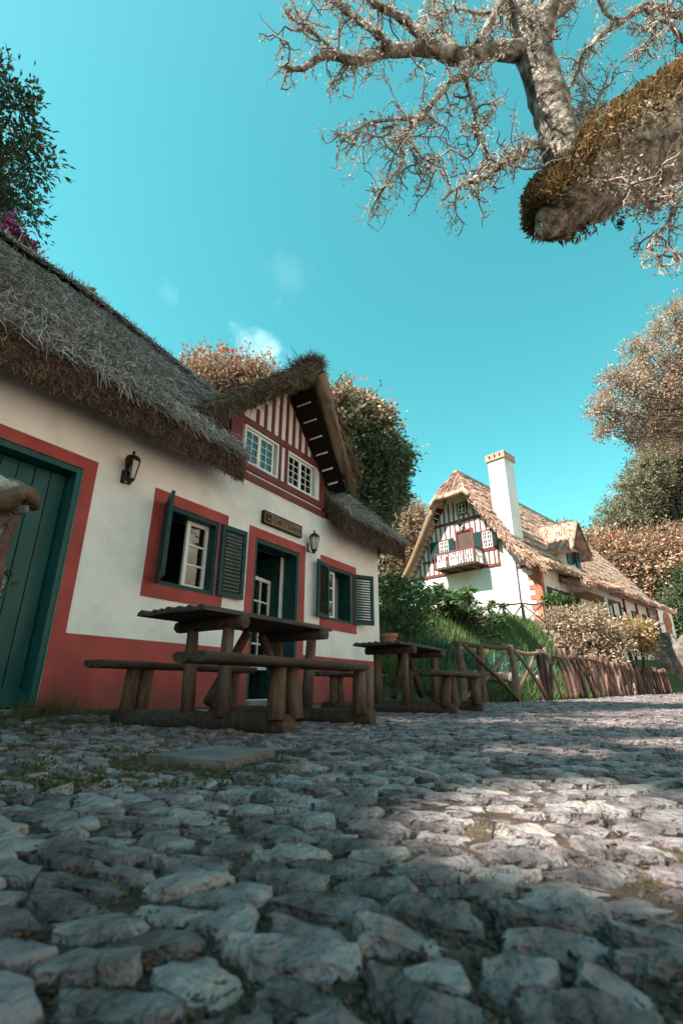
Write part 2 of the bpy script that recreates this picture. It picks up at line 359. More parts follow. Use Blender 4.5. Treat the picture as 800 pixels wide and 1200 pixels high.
# road sheet: packed dark soil under the cobbles
rx = np.concatenate([np.arange(-9, 32, .4), np.arange(32, 60, 2)]); nyr = 24
V = []
for x in rx:
    y1 = -.02 if x < 8.1 else fence_y(x) + .06; y0 = y1 - 9 if x > 8.1 else -8.5
    y0 = min(-8.5, y1 - 6)
    for k in range(nyr):
        y = y0 + (y1 - y0) * k / (nyr - 1); V.append((x, y, terrain(x, y) + .006 + .008 * max(0, noise.noise(Vector((x * 2.3, y * 2.3, 0))))))
I = np.arange(len(rx) * nyr).reshape(len(rx), nyr)
F = np.stack([I[:-1, :-1], I[1:, :-1], I[1:, 1:], I[:-1, 1:]], -1).reshape(-1, 4)
road = mesh_np('road', V, F, 'soil', kind='structure', smooth=True)

mxs, mys = [x for x in xs if -30 <= x <= 64], [y for y in ys if -40 <= y <= -8.59]
V = [(x, y, terrain(x, y) + .03) for x in mxs for y in mys]; I = np.arange(len(V)).reshape(len(mxs), len(mys))
mesh_np('bounce_bank', V, np.stack([I[:-1, :-1], I[1:, :-1], I[1:, 1:], I[:-1, 1:]], -1).reshape(-1, 4), 'bounce_bank', kind='structure', smooth=True)  # unseen pale bank across the road, added to bounce sun onto the near wall
SLAB = [on_z(171, 890, .02), on_z(256, 878, .02), on_z(322, 882, .02), on_z(264, 898, .02)]
def in_quad(x, y, q, m=0):
    s = [(q[(i + 1) % 4].x - q[i].x) * (y - q[i].y) - (q[(i + 1) % 4].y - q[i].y) * (x - q[i].x) for i in range(4)]
    return all(v > m for v in s) or all(v < -m for v in s)

# ------------------------------------------------------------------ cobbles (irregular Voronoi stones)
EL = 1.36       # the stones are laid in courses across the lane: longer along the course than across it
CA = Vector((RT.x * math.cos(.2) - FH.x * math.sin(.2), RT.y * math.cos(.2) - FH.y * math.sin(.2)))
CB = Vector((-CA.y, CA.x))
def lay(u, v): return (CA.x * u * EL + CB.x * v / EL, CA.y * u * EL + CB.y * v / EL)
def unlay(x, y): return ((x * CA.x + y * CA.y) / EL, (x * CB.x + y * CB.y) * EL)
def cobble_cells(x0, x1, y0, y1, pitch, gap, jit=.46):
    cols = int((x1 - x0) / pitch) + 1; rows = int((y1 - y0) / pitch) + 1; pts = {}
    for i in range(-1, cols + 1):
        for j in range(-1, rows + 1):
            s = random.uniform(-jit, jit); t = random.uniform(-jit, jit)
            pts[i, j] = (x0 + (i + .5 * (j % 2) + s) * pitch, y0 + (j + t) * pitch)
    out = []
    for i in range(cols):
        for j in range(rows):
            cx, cy = pts[i, j]
            wx, wy = lay(cx, cy); rf_ = (wx - CAM.x) * FH.x + (wy - CAM.y) * FH.y
            if rf_ < .2 or abs((wx - CAM.x) * RT.x + (wy - CAM.y) * RT.y) > rf_ * 1.0 + 1.1 or wy > -.2 or rf_ > 40: continue
            poly = [(-pitch * 1.1, -pitch * 1.1), (pitch * 1.1, -pitch * 1.1), (pitch * 1.1, pitch * 1.1), (-pitch * 1.1, pitch * 1.1)]
            for di in range(-2, 3):
                for dj in range(-2, 3):
                    q = pts.get((i + di, j + dj))
                    if q is None or (di == 0 and dj == 0): continue
                    nx_, ny_ = q[0] - cx, q[1] - cy; L = math.hypot(nx_, ny_)
                    if L < 1e-6: continue
                    nx_ /= L; ny_ /= L; lim = L / 2 - gap * random.uniform(.3, 1.0)
                    new = []
                    for a in range(len(poly)):
                        p, r = poly[a], poly[(a + 1) % len(poly)]
                        dp = p[0] * nx_ + p[1] * ny_ - lim; dr = r[0] * nx_ + r[1] * ny_ - lim
                        if dp <= 0: new.append(p)
                        if dp * dr < 0:
                            t = dp / (dp - dr); new.append((p[0] + (r[0] - p[0]) * t, p[1] + (r[1] - p[1]) * t))
                    poly = new
                    if len(poly) < 3: break
                if len(poly) < 3: break
            if len(poly) < 3: continue
            A = .5 * abs(sum(poly[a][0] * poly[(a + 1) % len(poly)][1] - poly[(a + 1) % len(poly)][0] * poly[a][1] for a in range(len(poly))))
            if A < pitch * pitch * .16: continue
            out.append((cx, cy, poly, A))
    return out
def stone_geo(cx, cy, poly, pitch, fine):
    """a rough stone: rings from below the soil to an uneven, tilted top"""
    mx_ = sum(p[0] for p in poly) / len(poly); my_ = sum(p[1] for p in poly) / len(poly)
    pts = []
    n = len(poly)
    for a in range(n):
        p, r = poly[a], poly[(a + 1) % n]; l = math.hypot(r[0] - p[0], r[1] - p[1])
        if l < pitch * .10: continue
        # cut the corner, add a rough mid point
        pts.append((p[0] * .86 + r[0] * .14, p[1] * .86 + r[1] * .14))
        if fine or l > pitch * .5:
            j = pitch * .10; pts.append(((p[0] + r[0]) / 2 + random.uniform(-j, j), (p[1] + r[1]) / 2 + random.uniform(-j, j)))
        if fine: pts.append((p[0] * .16 + r[0] * .84, p[1] * .16 + r[1] * .84))
    if len(pts) < 3: pts = poly
    n = len(pts); hh = pitch * random.choice([random.uniform(.14, .20), random.uniform(.19, .31)])
    tx, ty = random.gauss(0, .10), random.gauss(0, .10); sd = random.uniform(0, 99)
    z0 = terrain(cx, cy)
    rings = ((1.05, -.03, 0), (1.0, .66, .5), (.92, .95, 1), (.6, 1.0, 1))
    vs = []
    for (k, h, nzf) in rings:
        for (px_, py_) in pts:
            kk = k + (random.uniform(-.10, .08) if nzf else 0)
            x = mx_ + (px_ - mx_) * kk; y = my_ + (py_ - my_) * kk
            z = hh * h + (x * tx + y * ty) * (1 if nzf else 0) * h
            if nzf: z += pitch * .075 * noise.noise(Vector((x / pitch * 2.6 + sd, y / pitch * 2.6, sd)))
            vs.append((x, y, z))
    vs.append((mx_, my_, hh * 1.02 + pitch * .05 * random.uniform(-1, 1)))
    fs = []
    for i in range(3):
        for k in range(n): fs.append((i * n + k, i * n + (k + 1) % n, (i + 1) * n + (k + 1) % n, (i + 1) * n + k))
    c = len(vs) - 1
    for k in range(n): fs.append((3 * n + k, 3 * n + (k + 1) % n, c))
    return vs, fs, z0
cells = []
for (x0, x1, y0, y1, pt, gp) in ((-.1, 6.0, -8.0, -.35, .080, .0085), (6.0, 15, -8.0, -.5, .092, .010), (15, 34, -9.5, -2.3, .16, .014)):
    cu = [unlay(x, y) for x in (x0, x1) for y in (y0, y1)]
    for c in cobble_cells(min(q[0] for q in cu), max(q[0] for q in cu), min(q[1] for q in cu), max(q[1] for q in cu), pt, gp, .42):
        c = (*lay(c[0], c[1]), [lay(*q) for q in c[2]], c[3])
        cx, cy = c[0], c[1]
        if not (x0 <= cx < x1 and y0 <= cy < y1): continue
        if cx > 8.1 and cy > fence_y(cx) - .12: continue
        if in_quad(cx, cy, SLAB, -.04): continue
        rel = Vector((cx, cy, 0)) - CAM; f = rel.dot(FH); r = rel.dot(RT)
        if f < .3 or abs(r) > f * 1.0 + .9: continue
        if cy > -.9 and cx < 2.3 and random.random() < .55: continue
        q = rel; d = q.dot(FW)
        vis = (d > .1 and abs(q.dot(RT) / d) < .72 and q.dot(UP) / d > -1.09)
        size = c[3] / max(d, .1) ** 2 * min(1, .25 / max(.1, math.hypot(rel.x, rel.y)) + .05) if vis else 0
        cells.append((size, c, pt))
cells.sort(key=lambda t: -t[0])
SV, SF = [], []
for i, (size, c, pt) in enumerate(cells):
    vs, fs, z0 = stone_geo(*c[:3], pt, i < 700)
    if i < 300:
        me = bpy.data.meshes.new('cobblestone'); me.from_pydata(vs, [], fs); me.update()
        o = link('cobblestone', me, 'stone', road); o.location = (c[0], c[1], z0)
    else:
        b = len(SV); SV += [(v[0] + c[0], v[1] + c[1], v[2] + z0) for v in vs]
        for f in fs: SF.append(tuple(b + k for k in f))
me = bpy.data.meshes.new('cobbles'); me.from_pydata(SV, [], SF); me.update()
link('cobbles', me, 'stone_mass', road, 'stuff')
# concrete slab let into the road
mb = MB(); top = [(p.x, p.y, .035) for p in SLAB]; bot = [(p.x, p.y, -.05) for p in SLAB]
mb.add(top + bot, ((0, 3, 2, 1), (4, 5, 6, 7), (0, 1, 5, 4), (1, 2, 6, 5), (2, 3, 7, 6), (3, 0, 4, 7)))
o = mb.build('drain_cover', 'slab'); tag(o, 'flat purplish grey concrete cover let into the cobbles before the nearest table', 'cover')
# litter and grass between the stones
n = 5500
f = .45 + 9 * rng.random(n) ** 1.8; r = (rng.random(n) * 2 - 1) * f * .8
C3 = np.array(CAM)[None, :2] + np.outer(f, np.array(FH)[:2]) + np.outer(r, np.array(RT)[:2])
ok = (C3[:, 1] < -.15) & (C3[:, 1] < np.interp(C3[:, 0], [0, 8.2] + FX[1:], [-.1, -1.4] + FY[1:]) - .1) & (C3[:, 0] > 0)
C3 = C3[ok]; n = len(C3)
zz = np.array([terrain(a, b) for a, b in C3]) + .006 + .006 * rng.random(n)
D3 = np.stack([rng.normal(size=n), rng.normal(size=n), .25 * rng.normal(size=n)], 1)
leaf_mesh('leaf_litter', np.column_stack([C3, zz]), D3, .005 + .011 * rng.random(n), .55, 'litter', road, kind='stuff', roll=np.tile([0.05, .02, 1.0], (n, 1)) + .3 * rng.normal(size=(n, 3)))
# grit and small chips of stone in the joints
n = 16000; f = .42 + 4.2 * rng.random(n) ** 1.8; r = (rng.random(n) * 2 - 1) * f * .78
G2 = np.array(CAM)[None, :2] + np.outer(f, np.array(FH)[:2]) + np.outer(r, np.array(RT)[:2]); G2 = G2[(G2[:, 1] < -.1)]; n = len(G2)
sz = .0025 + .006 * rng.random(n) ** 3; zz = np.array([terrain(a, b) for a, b in G2]) + .008
base = np.array([[1, 0, 0], [-.5, .87, 0], [-.5, -.87, 0], [0, 0, 1]], float)
V = np.column_stack([G2, zz])[:, None, :] + (base[None] + .35 * rng.normal(size=(n, 4, 3))) * sz[:, None, None] * .8
F = (np.arange(n)[:, None, None] * 4 + np.array([[0, 2, 1], [0, 1, 3], [1, 2, 3], [2, 0, 3]])[None]).reshape(-1, 3)
mesh_np('grit', V.reshape(-1, 3), F, 'grit', road, 'stuff')
# moss on the damp ground by the wall
MC, MD = [], []
for i in range(150):
    p = on_z(random.uniform(-40, 330), random.uniform(846, 925), .012)
    if p.y > -.1 or p.x < 0: continue
    for j in range(40): MC.append((p.x + random.gauss(0, .035), p.y + random.gauss(0, .035), terrain(p.x, p.y) + .012 + abs(random.gauss(0, .007)))); MD.append((random.gauss(0, 1), random.gauss(0, 1), random.gauss(.4, .4)))
leaf_mesh('ground_moss', np.array(MC), np.array(MD), .007 + .012 * rng.random(len(MC)), .55, 'dry_grass', road, kind='stuff')
tufts = []
for i in range(900):
    ff = .75 + 8 * random.random() ** 1.5; rr = random.uniform(-.8, .8) * ff
    p = CAM + FH * ff + RT * rr
    if p.y > -.2 or p.x < 0 or (p.x > 8 and p.y > fence_y(p.x) - .1): continue
    if noise.noise(Vector((p.x * 1.1, p.y * 1.1, 5))) < -.05: continue
    tufts.append((p.x, p.y, random.randint(5, 16), .016 + .022 * min(1, ff / 3)))
for i in range(150):
    x = random.uniform(.6, 2.8); tufts.append((x, random.uniform(-1.4, -.15), random.randint(10, 40), .07))
for p, h in (((2.0, -.25), .16), ((2.35, -.2), .2), ((1.75, -.2), .13), ((2.2, -.2), .15)): tufts.append((*p, 120, h))
P, Q = [], []
for x, y, k, h in tufts:
    for j in range(k):
        a = random.uniform(0, 6.28); s = random.uniform(0, h * .6); z = terrain(x, y)
        p = np.array((x + math.cos(a) * s, y + math.sin(a) * s, z)); P.append(p)
        Q.append(p + np.array((random.gauss(0, h * .5), random.gauss(0, h * .5), h * random.uniform(.4, 1.1))))
P, Q = np.array(P), np.array(Q)
ribbons('weeds', P, Q, .002 + .003 * rng.random(len(P)), 'dry_grass', road, taper=.1)

# ------------------------------------------------------------------ thatch machinery
def thatch_field(name, fn, x0, x1, y0, y1, step, thick, material, parent, mask=None, origin=(0, 0, 0), kind=None, under=.05, disp=.03, dsc=(1.5, 4)):
    xs = np.linspace(x0, x1, int((x1 - x0) / step) + 2); ys = np.linspace(y0, y1, int((y1 - y0) / step) + 2)
    nx, ny = len(xs), len(ys)
    top = np.zeros((nx, ny, 3)); okc = np.ones((nx - 1, ny - 1), bool)
    for i, x in enumerate(xs):
        for j, y in enumerate(ys):
            z = fn(x, y) + disp * fbm(x * dsc[0], y * dsc[1], 1.3) + disp * .6 * noise.noise(Vector((x * 9, y * 12, 2)))
            wx = .03 * noise.noise(Vector((x * 3, y * 3, 9))); top[i, j] = (x + wx, y + wx, z)
    if mask:
        for i in range(nx - 1):
            for j in range(ny - 1): okc[i, j] = mask((xs[i] + xs[i + 1]) / 2, (ys[j] + ys[j + 1]) / 2)
    bot = top.copy(); bot[..., 2] -= thick
    I = np.arange(nx * ny).reshape(nx, ny); off = nx * ny
    q = np.stack([I[:-1, :-1], I[1:, :-1], I[1:, 1:], I[:-1, 1:]], -1)[okc]
    F = [q, q[:, ::-1] + off]
    edges = {}
    for f in q:
        for a, b in ((f[0], f[1]), (f[1], f[2]), (f[2], f[3]), (f[3], f[0])):
            if (b, a) in edges: del edges[(b, a)]
            else: edges[(a, b)] = 1
    E = np.array(list(edges.keys()))
    F.append(np.stack([E[:, 1], E[:, 0], E[:, 0] + off, E[:, 1] + off], 1))
    V = np.concatenate([top.reshape(-1, 3), bot.reshape(-1, 3)]) - np.array(origin)
    o = mesh_np(name, V, np.concatenate(F), material, parent, kind, smooth=True)
    T = top.reshape(-1, 3)
    return o, T[E[:, 0]], T[E[:, 1]]
def thatch_strands(fn, x0, x1, y0, y1, n, mask, lo, hi, w, lift=.03, slant=.35):
    """strands lying down the slope"""
    x = x0 + (x1 - x0) * rng.random(n); y = y0 + (y1 - y0) * rng.random(n)
    P, Q = [], []
    for a, b in zip(x, y):
        if mask and not mask(a, b): continue
        e = .05; z = fn(a, b); gx = (fn(a + e, b) - fn(a - e, b)) / (2 * e); gy = (fn(a, b + e) - fn(a, b - e)) / (2 * e)
        d = Vector((-gx, -gy, -(gx * gx + gy * gy)))
        if d.length < 1e-4: d = Vector((0, -1, -.2))
        d.normalize(); d += Vector((random.gauss(0, slant), random.gauss(0, slant * .5), random.gauss(0, .12))); d.normalize()
        L = random.uniform(lo, hi); p = Vector((a, b, z + random.uniform(-.01, lift)))
        P.append(p); Q.append(p + d * L + Vector((0, 0, random.uniform(-.02, lift * 1.4))))
    P, Q = np.array(P), np.array(Q)
    return P, Q, w * (.6 + .8 * rng.random(len(P)))
def fringe(E0, E1, per_m, thick, lo, hi, outw=.6, sel=None):
    """strands covering the cut edge of a thatch layer, hanging down and out"""
    P, Q = [], []
    for a, b in zip(E0, E1):
        a, b = Vector(a), Vector(b)
        if sel and not sel((a + b) / 2): continue
        e = b - a; L = e.length; out = Vector((e.y, -e.x, 0))
        if out.length < 1e-5: continue
        out.normalize()
        for k in range(max(1, int(L * per_m * random.uniform(.7, 1.3)))):
            t = random.random(); h = random.random() ** 1.2
            p = a + e * t + Vector((0, 0, -thick * h * .95)) + out * random.uniform(-.03, .02)
            d = out * random.uniform(.25, 1) * outw + Vector((random.gauss(0, .3), random.gauss(0, .3), -random.uniform(.35, 1.0)))
            d.normalize(); P.append(p); Q.append(p + d * random.uniform(lo, hi))
    return np.array(P), np.array(Q)

# ------------------------------------------------------------------ near cottage
house = thing('thatched_cottage', 'near white thatched cottage with red plinth, green shutters and a timbered dormer', 'cottage', (0, 0, 0))
X0, X1, DEEP, TH_ = -1.6, 8.24, 5.2, .42
WTOP = 3.0
OPEN = {'left': (.55, 2.235, .10, 2.262), 'mid': (4.70, 5.70, .12, 2.215), 'w1': (3.18, 4.035, 1.30, 2.225), 'w2': (6.40, 7.24, 1.29, 2.195)}
def wall_openings(name, x0, x1, z0, z1, ops, thick, material, parent):
    """front wall in the y=0 plane with real openings and reveals"""
    xs = sorted({x0, x1} | {v for o in ops for v in o[:2]}); zs = sorted({z0, z1} | {v for o in ops for v in o[2:]})
    mb = MB()
    def hole(x, z): return any(o[0] < x < o[1] and o[2] < z < o[3] for o in ops)
    for i in range(len(xs) - 1):
        for j in range(len(zs) - 1):
            a, b, c, d = xs[i], xs[i + 1], zs[j], zs[j + 1]
            if hole((a + b) / 2, (c + d) / 2): continue
            mb.add([(a, 0, c), (b, 0, c), (b, 0, d), (a, 0, d)], [(0, 1, 2, 3)])
            mb.add([(a, thick, c), (b, thick, c), (b, thick, d), (a, thick, d)], [(3, 2, 1, 0)])
    for a, b, c, d in ops:
        mb.add([(a, 0, c), (a, thick, c), (a, thick, d), (a, 0, d)], [(0, 1, 2, 3)])
        mb.add([(b, 0, c), (b, 0, d), (b, thick, d), (b, thick, c)], [(0, 1, 2, 3)])
        mb.add([(a, 0, d), (a, thick, d), (b, thick, d), (b, 0, d)], [(0, 1, 2, 3)])
        mb.add([(a, 0, c), (b, 0, c), (b, thick, c), (a, thick, c)], [(0, 1, 2, 3)])
    mb.add([(x0, 0, z1), (x1, 0, z1), (x1, thick, z1), (x0, thick, z1)], [(0, 1, 2, 3)])
    mb.add([(x1, 0, z0), (x1, thick, z0), (x1, thick, z1), (x1, 0, z1)], [(0, 1, 2, 3)])
    mb.add([(x0, 0, z0), (x0, 0, z1), (x0, thick, z1), (x0, thick, z0)], [(0, 1, 2, 3)])
    return mb
mb = wall_openings('wall', X0, X1, -.3, WTOP, list(OPEN.values()), TH_, 'plaster', house)
mb.box((X1 - TH_, TH_ + .001, -.3), (X1, DEEP, WTOP)); mb.box((X0, TH_ + .001, -.3), (X0 + TH_, DEEP, WTOP)); mb.box((X0 + TH_, DEEP - TH_, -.3), (X1 - TH_, DEEP, WTOP - .01))
mb.build('wall', 'plaster', house)
# dark room behind the openings
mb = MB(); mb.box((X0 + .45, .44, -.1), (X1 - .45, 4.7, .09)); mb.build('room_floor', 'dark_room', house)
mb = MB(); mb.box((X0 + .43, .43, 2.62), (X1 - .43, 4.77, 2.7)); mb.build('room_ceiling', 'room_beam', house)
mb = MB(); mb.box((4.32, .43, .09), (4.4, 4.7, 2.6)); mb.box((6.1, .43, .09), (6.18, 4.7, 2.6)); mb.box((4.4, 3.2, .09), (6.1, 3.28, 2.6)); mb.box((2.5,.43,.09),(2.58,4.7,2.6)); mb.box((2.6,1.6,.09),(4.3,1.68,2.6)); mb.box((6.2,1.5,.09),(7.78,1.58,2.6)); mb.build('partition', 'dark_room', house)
for k in range(4):
    mb = MB(); y = .7 + k * .62; mb.box((4.41, y, 2.44), (6.09, y + .12, 2.615)); mb.build('ceiling_beam', 'room_beam', house)
# red band at the foot of the wall
for a, b in ((X0, .42), (2.356, 4.569), (5.839, X1 + .005)):
    mb = MB(); mb.box((a, -.008, -.1), (b, -.0005, .716)); mb.build('red_band', 'red_paint', house)
def surround(x0, x1, z0, z1, o, foot=False):
    """painted surround, four flat bands proud of the wall"""
    mb = MB(); a, b, c, d = o; y0, y1 = -.013, -.0005
    mb.box((x0, y0, z0), (a, y1, z1)); mb.box((b, y0, z0), (x1, y1, z1)); mb.box((a, y0, d), (b, y1, z1))
    if not foot: mb.box((a, y0, z0), (b, y1, c))
    mb.build('painted_surround', 'red_paint', house)
surround(.43, 2.355, 0, 2.383, OPEN['left'], True); surround(4.57, 5.838, 0, 2.354, OPEN['mid'], True)
surround(3.045, 4.165, 1.155, 2.36, OPEN['w1']); surround(6.265, 7.375, 1.145, 2.325, OPEN['w2'])
def frame_mb(mb, a, b, c, d, y0, y1, w, sill=True):
    mb.box((a, y0, c), (a + w, y1, d)); mb.box((b - w, y0, c), (b, y1, d)); mb.box((a + w, y0, d - w), (b - w, y1, d))
    if sill: mb.box((a + w, y0, c), (b - w, y1, c + w))
for k in ('left', 'mid', 'w1', 'w2'):
    a, b, c, d = OPEN[k]; e = .002; mb = MB(); frame_mb(mb, a + e, b - e, c + e, d - e, .006, .25, .05 if k[0] == 'w' else .055, k[0] == 'w')
    mb.build('door_frame' if k in ('left', 'mid') else 'window_frame', 'green_paint' if k == 'left' else 'green_shutter', house)
# green plank door
dl = MB(); dl.box((.61, .215, .105), (2.175, .235, 2.2)); door = dl.build('door', 'green_paint', house)
x = .612
while x < 2.15:
    w = min(.142, 2.174 - x); mb = MB(); mb.box((x, .172 + random.uniform(0, .004), .108), (x + w - .010, .213, 2.198)); x += .142
    # bevelled edge
    mb.build('plank', 'green_paint', door)
mb = MB(); mb.box((.612, .148, .108), (2.174, .17, .25)); mb.build('kick_board', 'green_paint', door)
mb = MB(); mb.box((.5, -.06, .0), (2.26, .16, .1)); mb.build('door_step', 'rubble', house)
mb = MB(); mb.box((4.66, -.10, -.02), (5.74, .25, .115)); mb.build('door_step', 'rubble', house)
# shutters with louvred slats
def shutter(hx, hy, z0, z1, w, ang, material='green_shutter', n=17, root=house, side=1):
    mb = MB(); t = .034; s = .055
    X = lambda a: a * side
    def bx(a, b):
        (ax, ay, az), (bx_, by, bz) = a, b; x0_, x1_ = sorted((X(ax), X(bx_))); mb.box((x0_, ay, az), (x1_, by, bz))
    bx((0, 0, 0), (s, t, z1 - z0)); bx((w - s, 0, 0), (w, t, z1 - z0)); bx((s, .002, 0), (w - s, t - .002, .06)); bx((s, .002, z1 - z0 - .06), (w - s, t - .002, z1 - z0))
    o = mb.build('shutter', material, root, local=True); o.location = (hx, hy, z0); o.rotation_euler = (0, 0, ang)
    sme = None
    for k in range(n):
        z = .075 + (z1 - z0 - .15) * k / (n - 1)
        if sme is None:
            sb = MB(); mtx = Matrix.Rotation(rad(38), 4, 'X')
            a0, a1 = sorted((X(s), X(w - s))); sb.box((a0, -.022, -.004), (a1, .022, .004), mtx); sme = sb.mesh('slat'); sme.materials.append(MATS[material])
        q = link('slat', sme, None, o); q.location = (0, t / 2, z)
    return o
def casement(name, x0, x1, z0, z1, y, cols, rows, root, material='white_paint', fw=.05, bar=.022, t=.035, hinge=None, ang=0, glass='glass'):
    """glazed leaf in a plane parallel to y=0; returns the frame object"""
    mb = MB(); W_, H_ = x1 - x0, z1 - z0
    frame_mb(mb, 0, W_, 0, H_, 0, t, fw)
    gw, gh = W_ - 2 * fw, H_ - 2 * fw
    for i in range(1, cols): xx = fw + gw * i / cols; mb.box((xx - bar / 2, .004, fw), (xx + bar / 2, t - .004, H_ - fw))
    for j in range(1, rows):
        zz = fw + gh * j / rows
        for i in range(cols):
            a = fw + gw * i / cols + (bar / 2 if i else 0); b = fw + gw * (i + 1) / cols - (bar / 2 if i < cols - 1 else 0)
            mb.box((a, .006, zz - bar / 2), (b, t - .006, zz + bar / 2))
    o = mb.build(name, material, root, local=True); o.location = (x0, y, z0); o.rotation_euler = (0, 0, ang)
    pb = MB(); e = .001; pw, ph = gw / cols, gh / rows
    pb.box((0, 0, 0), (pw, .004, ph)); pme = pb.mesh('pane'); pme.materials.append(MATS[glass])
    for i in range(cols):
        for j in range(rows):
            q = link('pane', pme, None, o); q.location = (fw + pw * i, t * .5 + random.uniform(-.001, .001), fw + ph * j)
            q.rotation_euler = (random.uniform(-.01, .01), 0, random.uniform(-.012, .012))
    return o
shutter(3.18, -.02, 1.31, 2.215, .43, rad(-119))
o = shutter(4.05, -.055, 1.31, 2.215, .425, rad(-2)); o['label'] = 'louvred shutter folded back flat on the wall beside the window'
casement('casement', 3.645, 3.985, 1.352, 2.175, .13, 1, 3, house)
c2 = casement('casement', 3.24, 3.60, 1.352, 2.175, .22, 1, 3, house, ang=rad(80))
shutter(6.47, -.045, 1.30, 2.185, .44, rad(11), side=-1)
shutter(7.25, -.03, 1.30, 2.185, .42, rad(-30))
casement('casement', 6.52, 6.84, 1.342, 2.145, .10, 1, 3, house); casement('casement', 6.845, 7.19, 1.342, 2.145, .22, 1, 3, house, ang=rad(70))
# half open plank door of the cafe and glazed inner leaf
mb = MB(); mb.box((0, 0, 0), (.8, .04, 2.04)); dr = mb.build('door', 'green_shutter', house, local=True); dr.location = (5.63, .27, .125); dr.rotation_euler = (0, 0, rad(97))
for k in range(6):
    mb = MB(); mb.box((.05 + k * .12, .042, .02), (.05 + k * .12 + .112, .055, 2.02)); mb.build('plank', 'green_shutter', dr, local=True)
mb = MB(); mb.box((-.012, -.02, 0), (-.001, .062, 2.04)); mb.build('edge_strip', 'white_paint', dr, local=True)
casement('glazed_door', 5.04, 5.57, .5, 1.80, .34, 2, 4, house, fw=.05, ang=rad(10))
# dormer
DX0, DX1 = 4.06, 6.31
def dpart(name, material, a, b, parent=house):
    mb = MB(); mb.box(a, b); return mb.build(name, material, parent)
mb = MB()
DAP, DSL = 4.98, 1.24     # inner apex and slope of the dormer gable
gx = 5.27
for (a, b) in ((DX0 + .02, 4.33), (5.10, 5.315), (6.115, DX1 - .02)): mb.box((a, .012, 3.001), (b, .1, 3.86))
mb.box((DX0 + .02, .011, 3.0), (DX1 - .02, .10, 3.175)); 
zc = 3.86
lft = DX0 + .02; rgt = DX1 - .02
mb.add([(lft, .012, zc), (rgt, .012, zc), (gx, .012, DAP)], [(0, 1, 2)])
mb.box((DX0 + .02, .10, 2.9), (DX0 + .1, 2.6, 3.92)); mb.box((DX1 - .1, .10, 2.9), (DX1 - .02, 2.6, 3.92))
mb.build('dormer_wall', 'plaster', house)
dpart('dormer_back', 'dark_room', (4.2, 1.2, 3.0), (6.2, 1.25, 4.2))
for nm, a, b in (('corner_post', (DX0, -.022, 3.235), (DX0 + .23, .16, 4.0)), ('corner_post', (DX1 - .10, -.022, 3.235), (DX1 + .02, .16, 4.0)), ('beam', (DX0, -.03, 2.985), (DX1 + .02, .02, 3.085)),
                 ('beam', (DX0, -.024, 3.135), (DX1 + .02, .02, 3.233)), ('beam', (DX0 + .231, -.02, 3.84), (DX1 - .101, .03, 3.94)), ('window_post', (5.105, -.018, 3.234), (5.155, .05, 3.838)), ('window_post', (5.265, -.018, 3.234), (5.315, .05, 3.838))):
    dpart(nm, 'red_timber', a, b)
k = 0
for x in np.arange(4.42, 6.15, .172):
    zt = DAP - abs(x - gx) * 1.13 - .02
    if zt > 4.0: dpart('stud', 'red_timber', (x - .026, -.012, 3.942), (x + .026, .014, zt))
for a, b in ((4.345, 5.10), (5.32, 6.105)):
    mb = MB(); frame_mb(mb, a, b, 3.24, 3.832, -.004, .09, .032); mb.build('window_frame', 'white_paint', house)
    m_ = (a + b) / 2 - .03; q = .034
    casement('casement', a + q, m_, 3.275, 3.797, .03, 2, 4, house, fw=.032, bar=.011); casement('casement', m_ + .003, b - q - .05, 3.275, 3.797, .033, 2, 4, house, fw=.032, bar=.011)
# main roof: one thatch layer with a hipped right end and a slot for the dormer
RZ = 6.28
def roof_fn(x, y):
    r = RZ - .115 * max(0, x - 3.0)
    a = 3.04 + (y + .42) * (r - 3.04) / 2.97; b = 3.04 + (5.6 - y) * (r - 3.04) / 3.05
    h = 3.0 + (8.75 - x) * 1.75
    z = min(a, b); k = .18
    if abs(z - r) < .5: z = min(z, r - .04)
    d = h - z; z = z if d > k else (h if d < -k else z - (k - d) ** 2 / (4 * k))
    s = (y + .42) * 1.47
    z += .035 * math.sin(s * 10.5 + 1.6 * noise.noise(Vector((x * .8, y, 0)))) * sm(s, .2, .8)
    return z
def dorm_hole(x, y): return not (3.98 < x < 6.40 and y < .95)
roof, E0, E1 = thatch_field('thatched_roof', roof_fn, X0 - .3, 8.6, -.42, 5.6, .085, .36, 'thatch_base', house, dorm_hole, disp=.05, dsc=(1.2, 3.5))
P, Q, w = thatch_strands(roof_fn, X0 - .3, 8.6, -.45, 2.6, 90000, dorm_hole, .10, .36, .0085, lift=.06, slant=.36)
mid = rng.normal(size=P.shape) * .03; mid[:, 2] += .03
ribbons('thatch_straw', P, Q, w, 'thatch_grey', roof, mid=mid)
vis = lambda p: p.y < 1.2 or p.x > 8.3
P, Q = fringe(E0, E1, 2600, .36, .04, .115, .30, vis)
ribbons('eave_straw', P, Q, .005 + .007 * rng.random(len(P)), 'thatch_brown', roof, mid=rng.normal(size=P.shape) * .012)
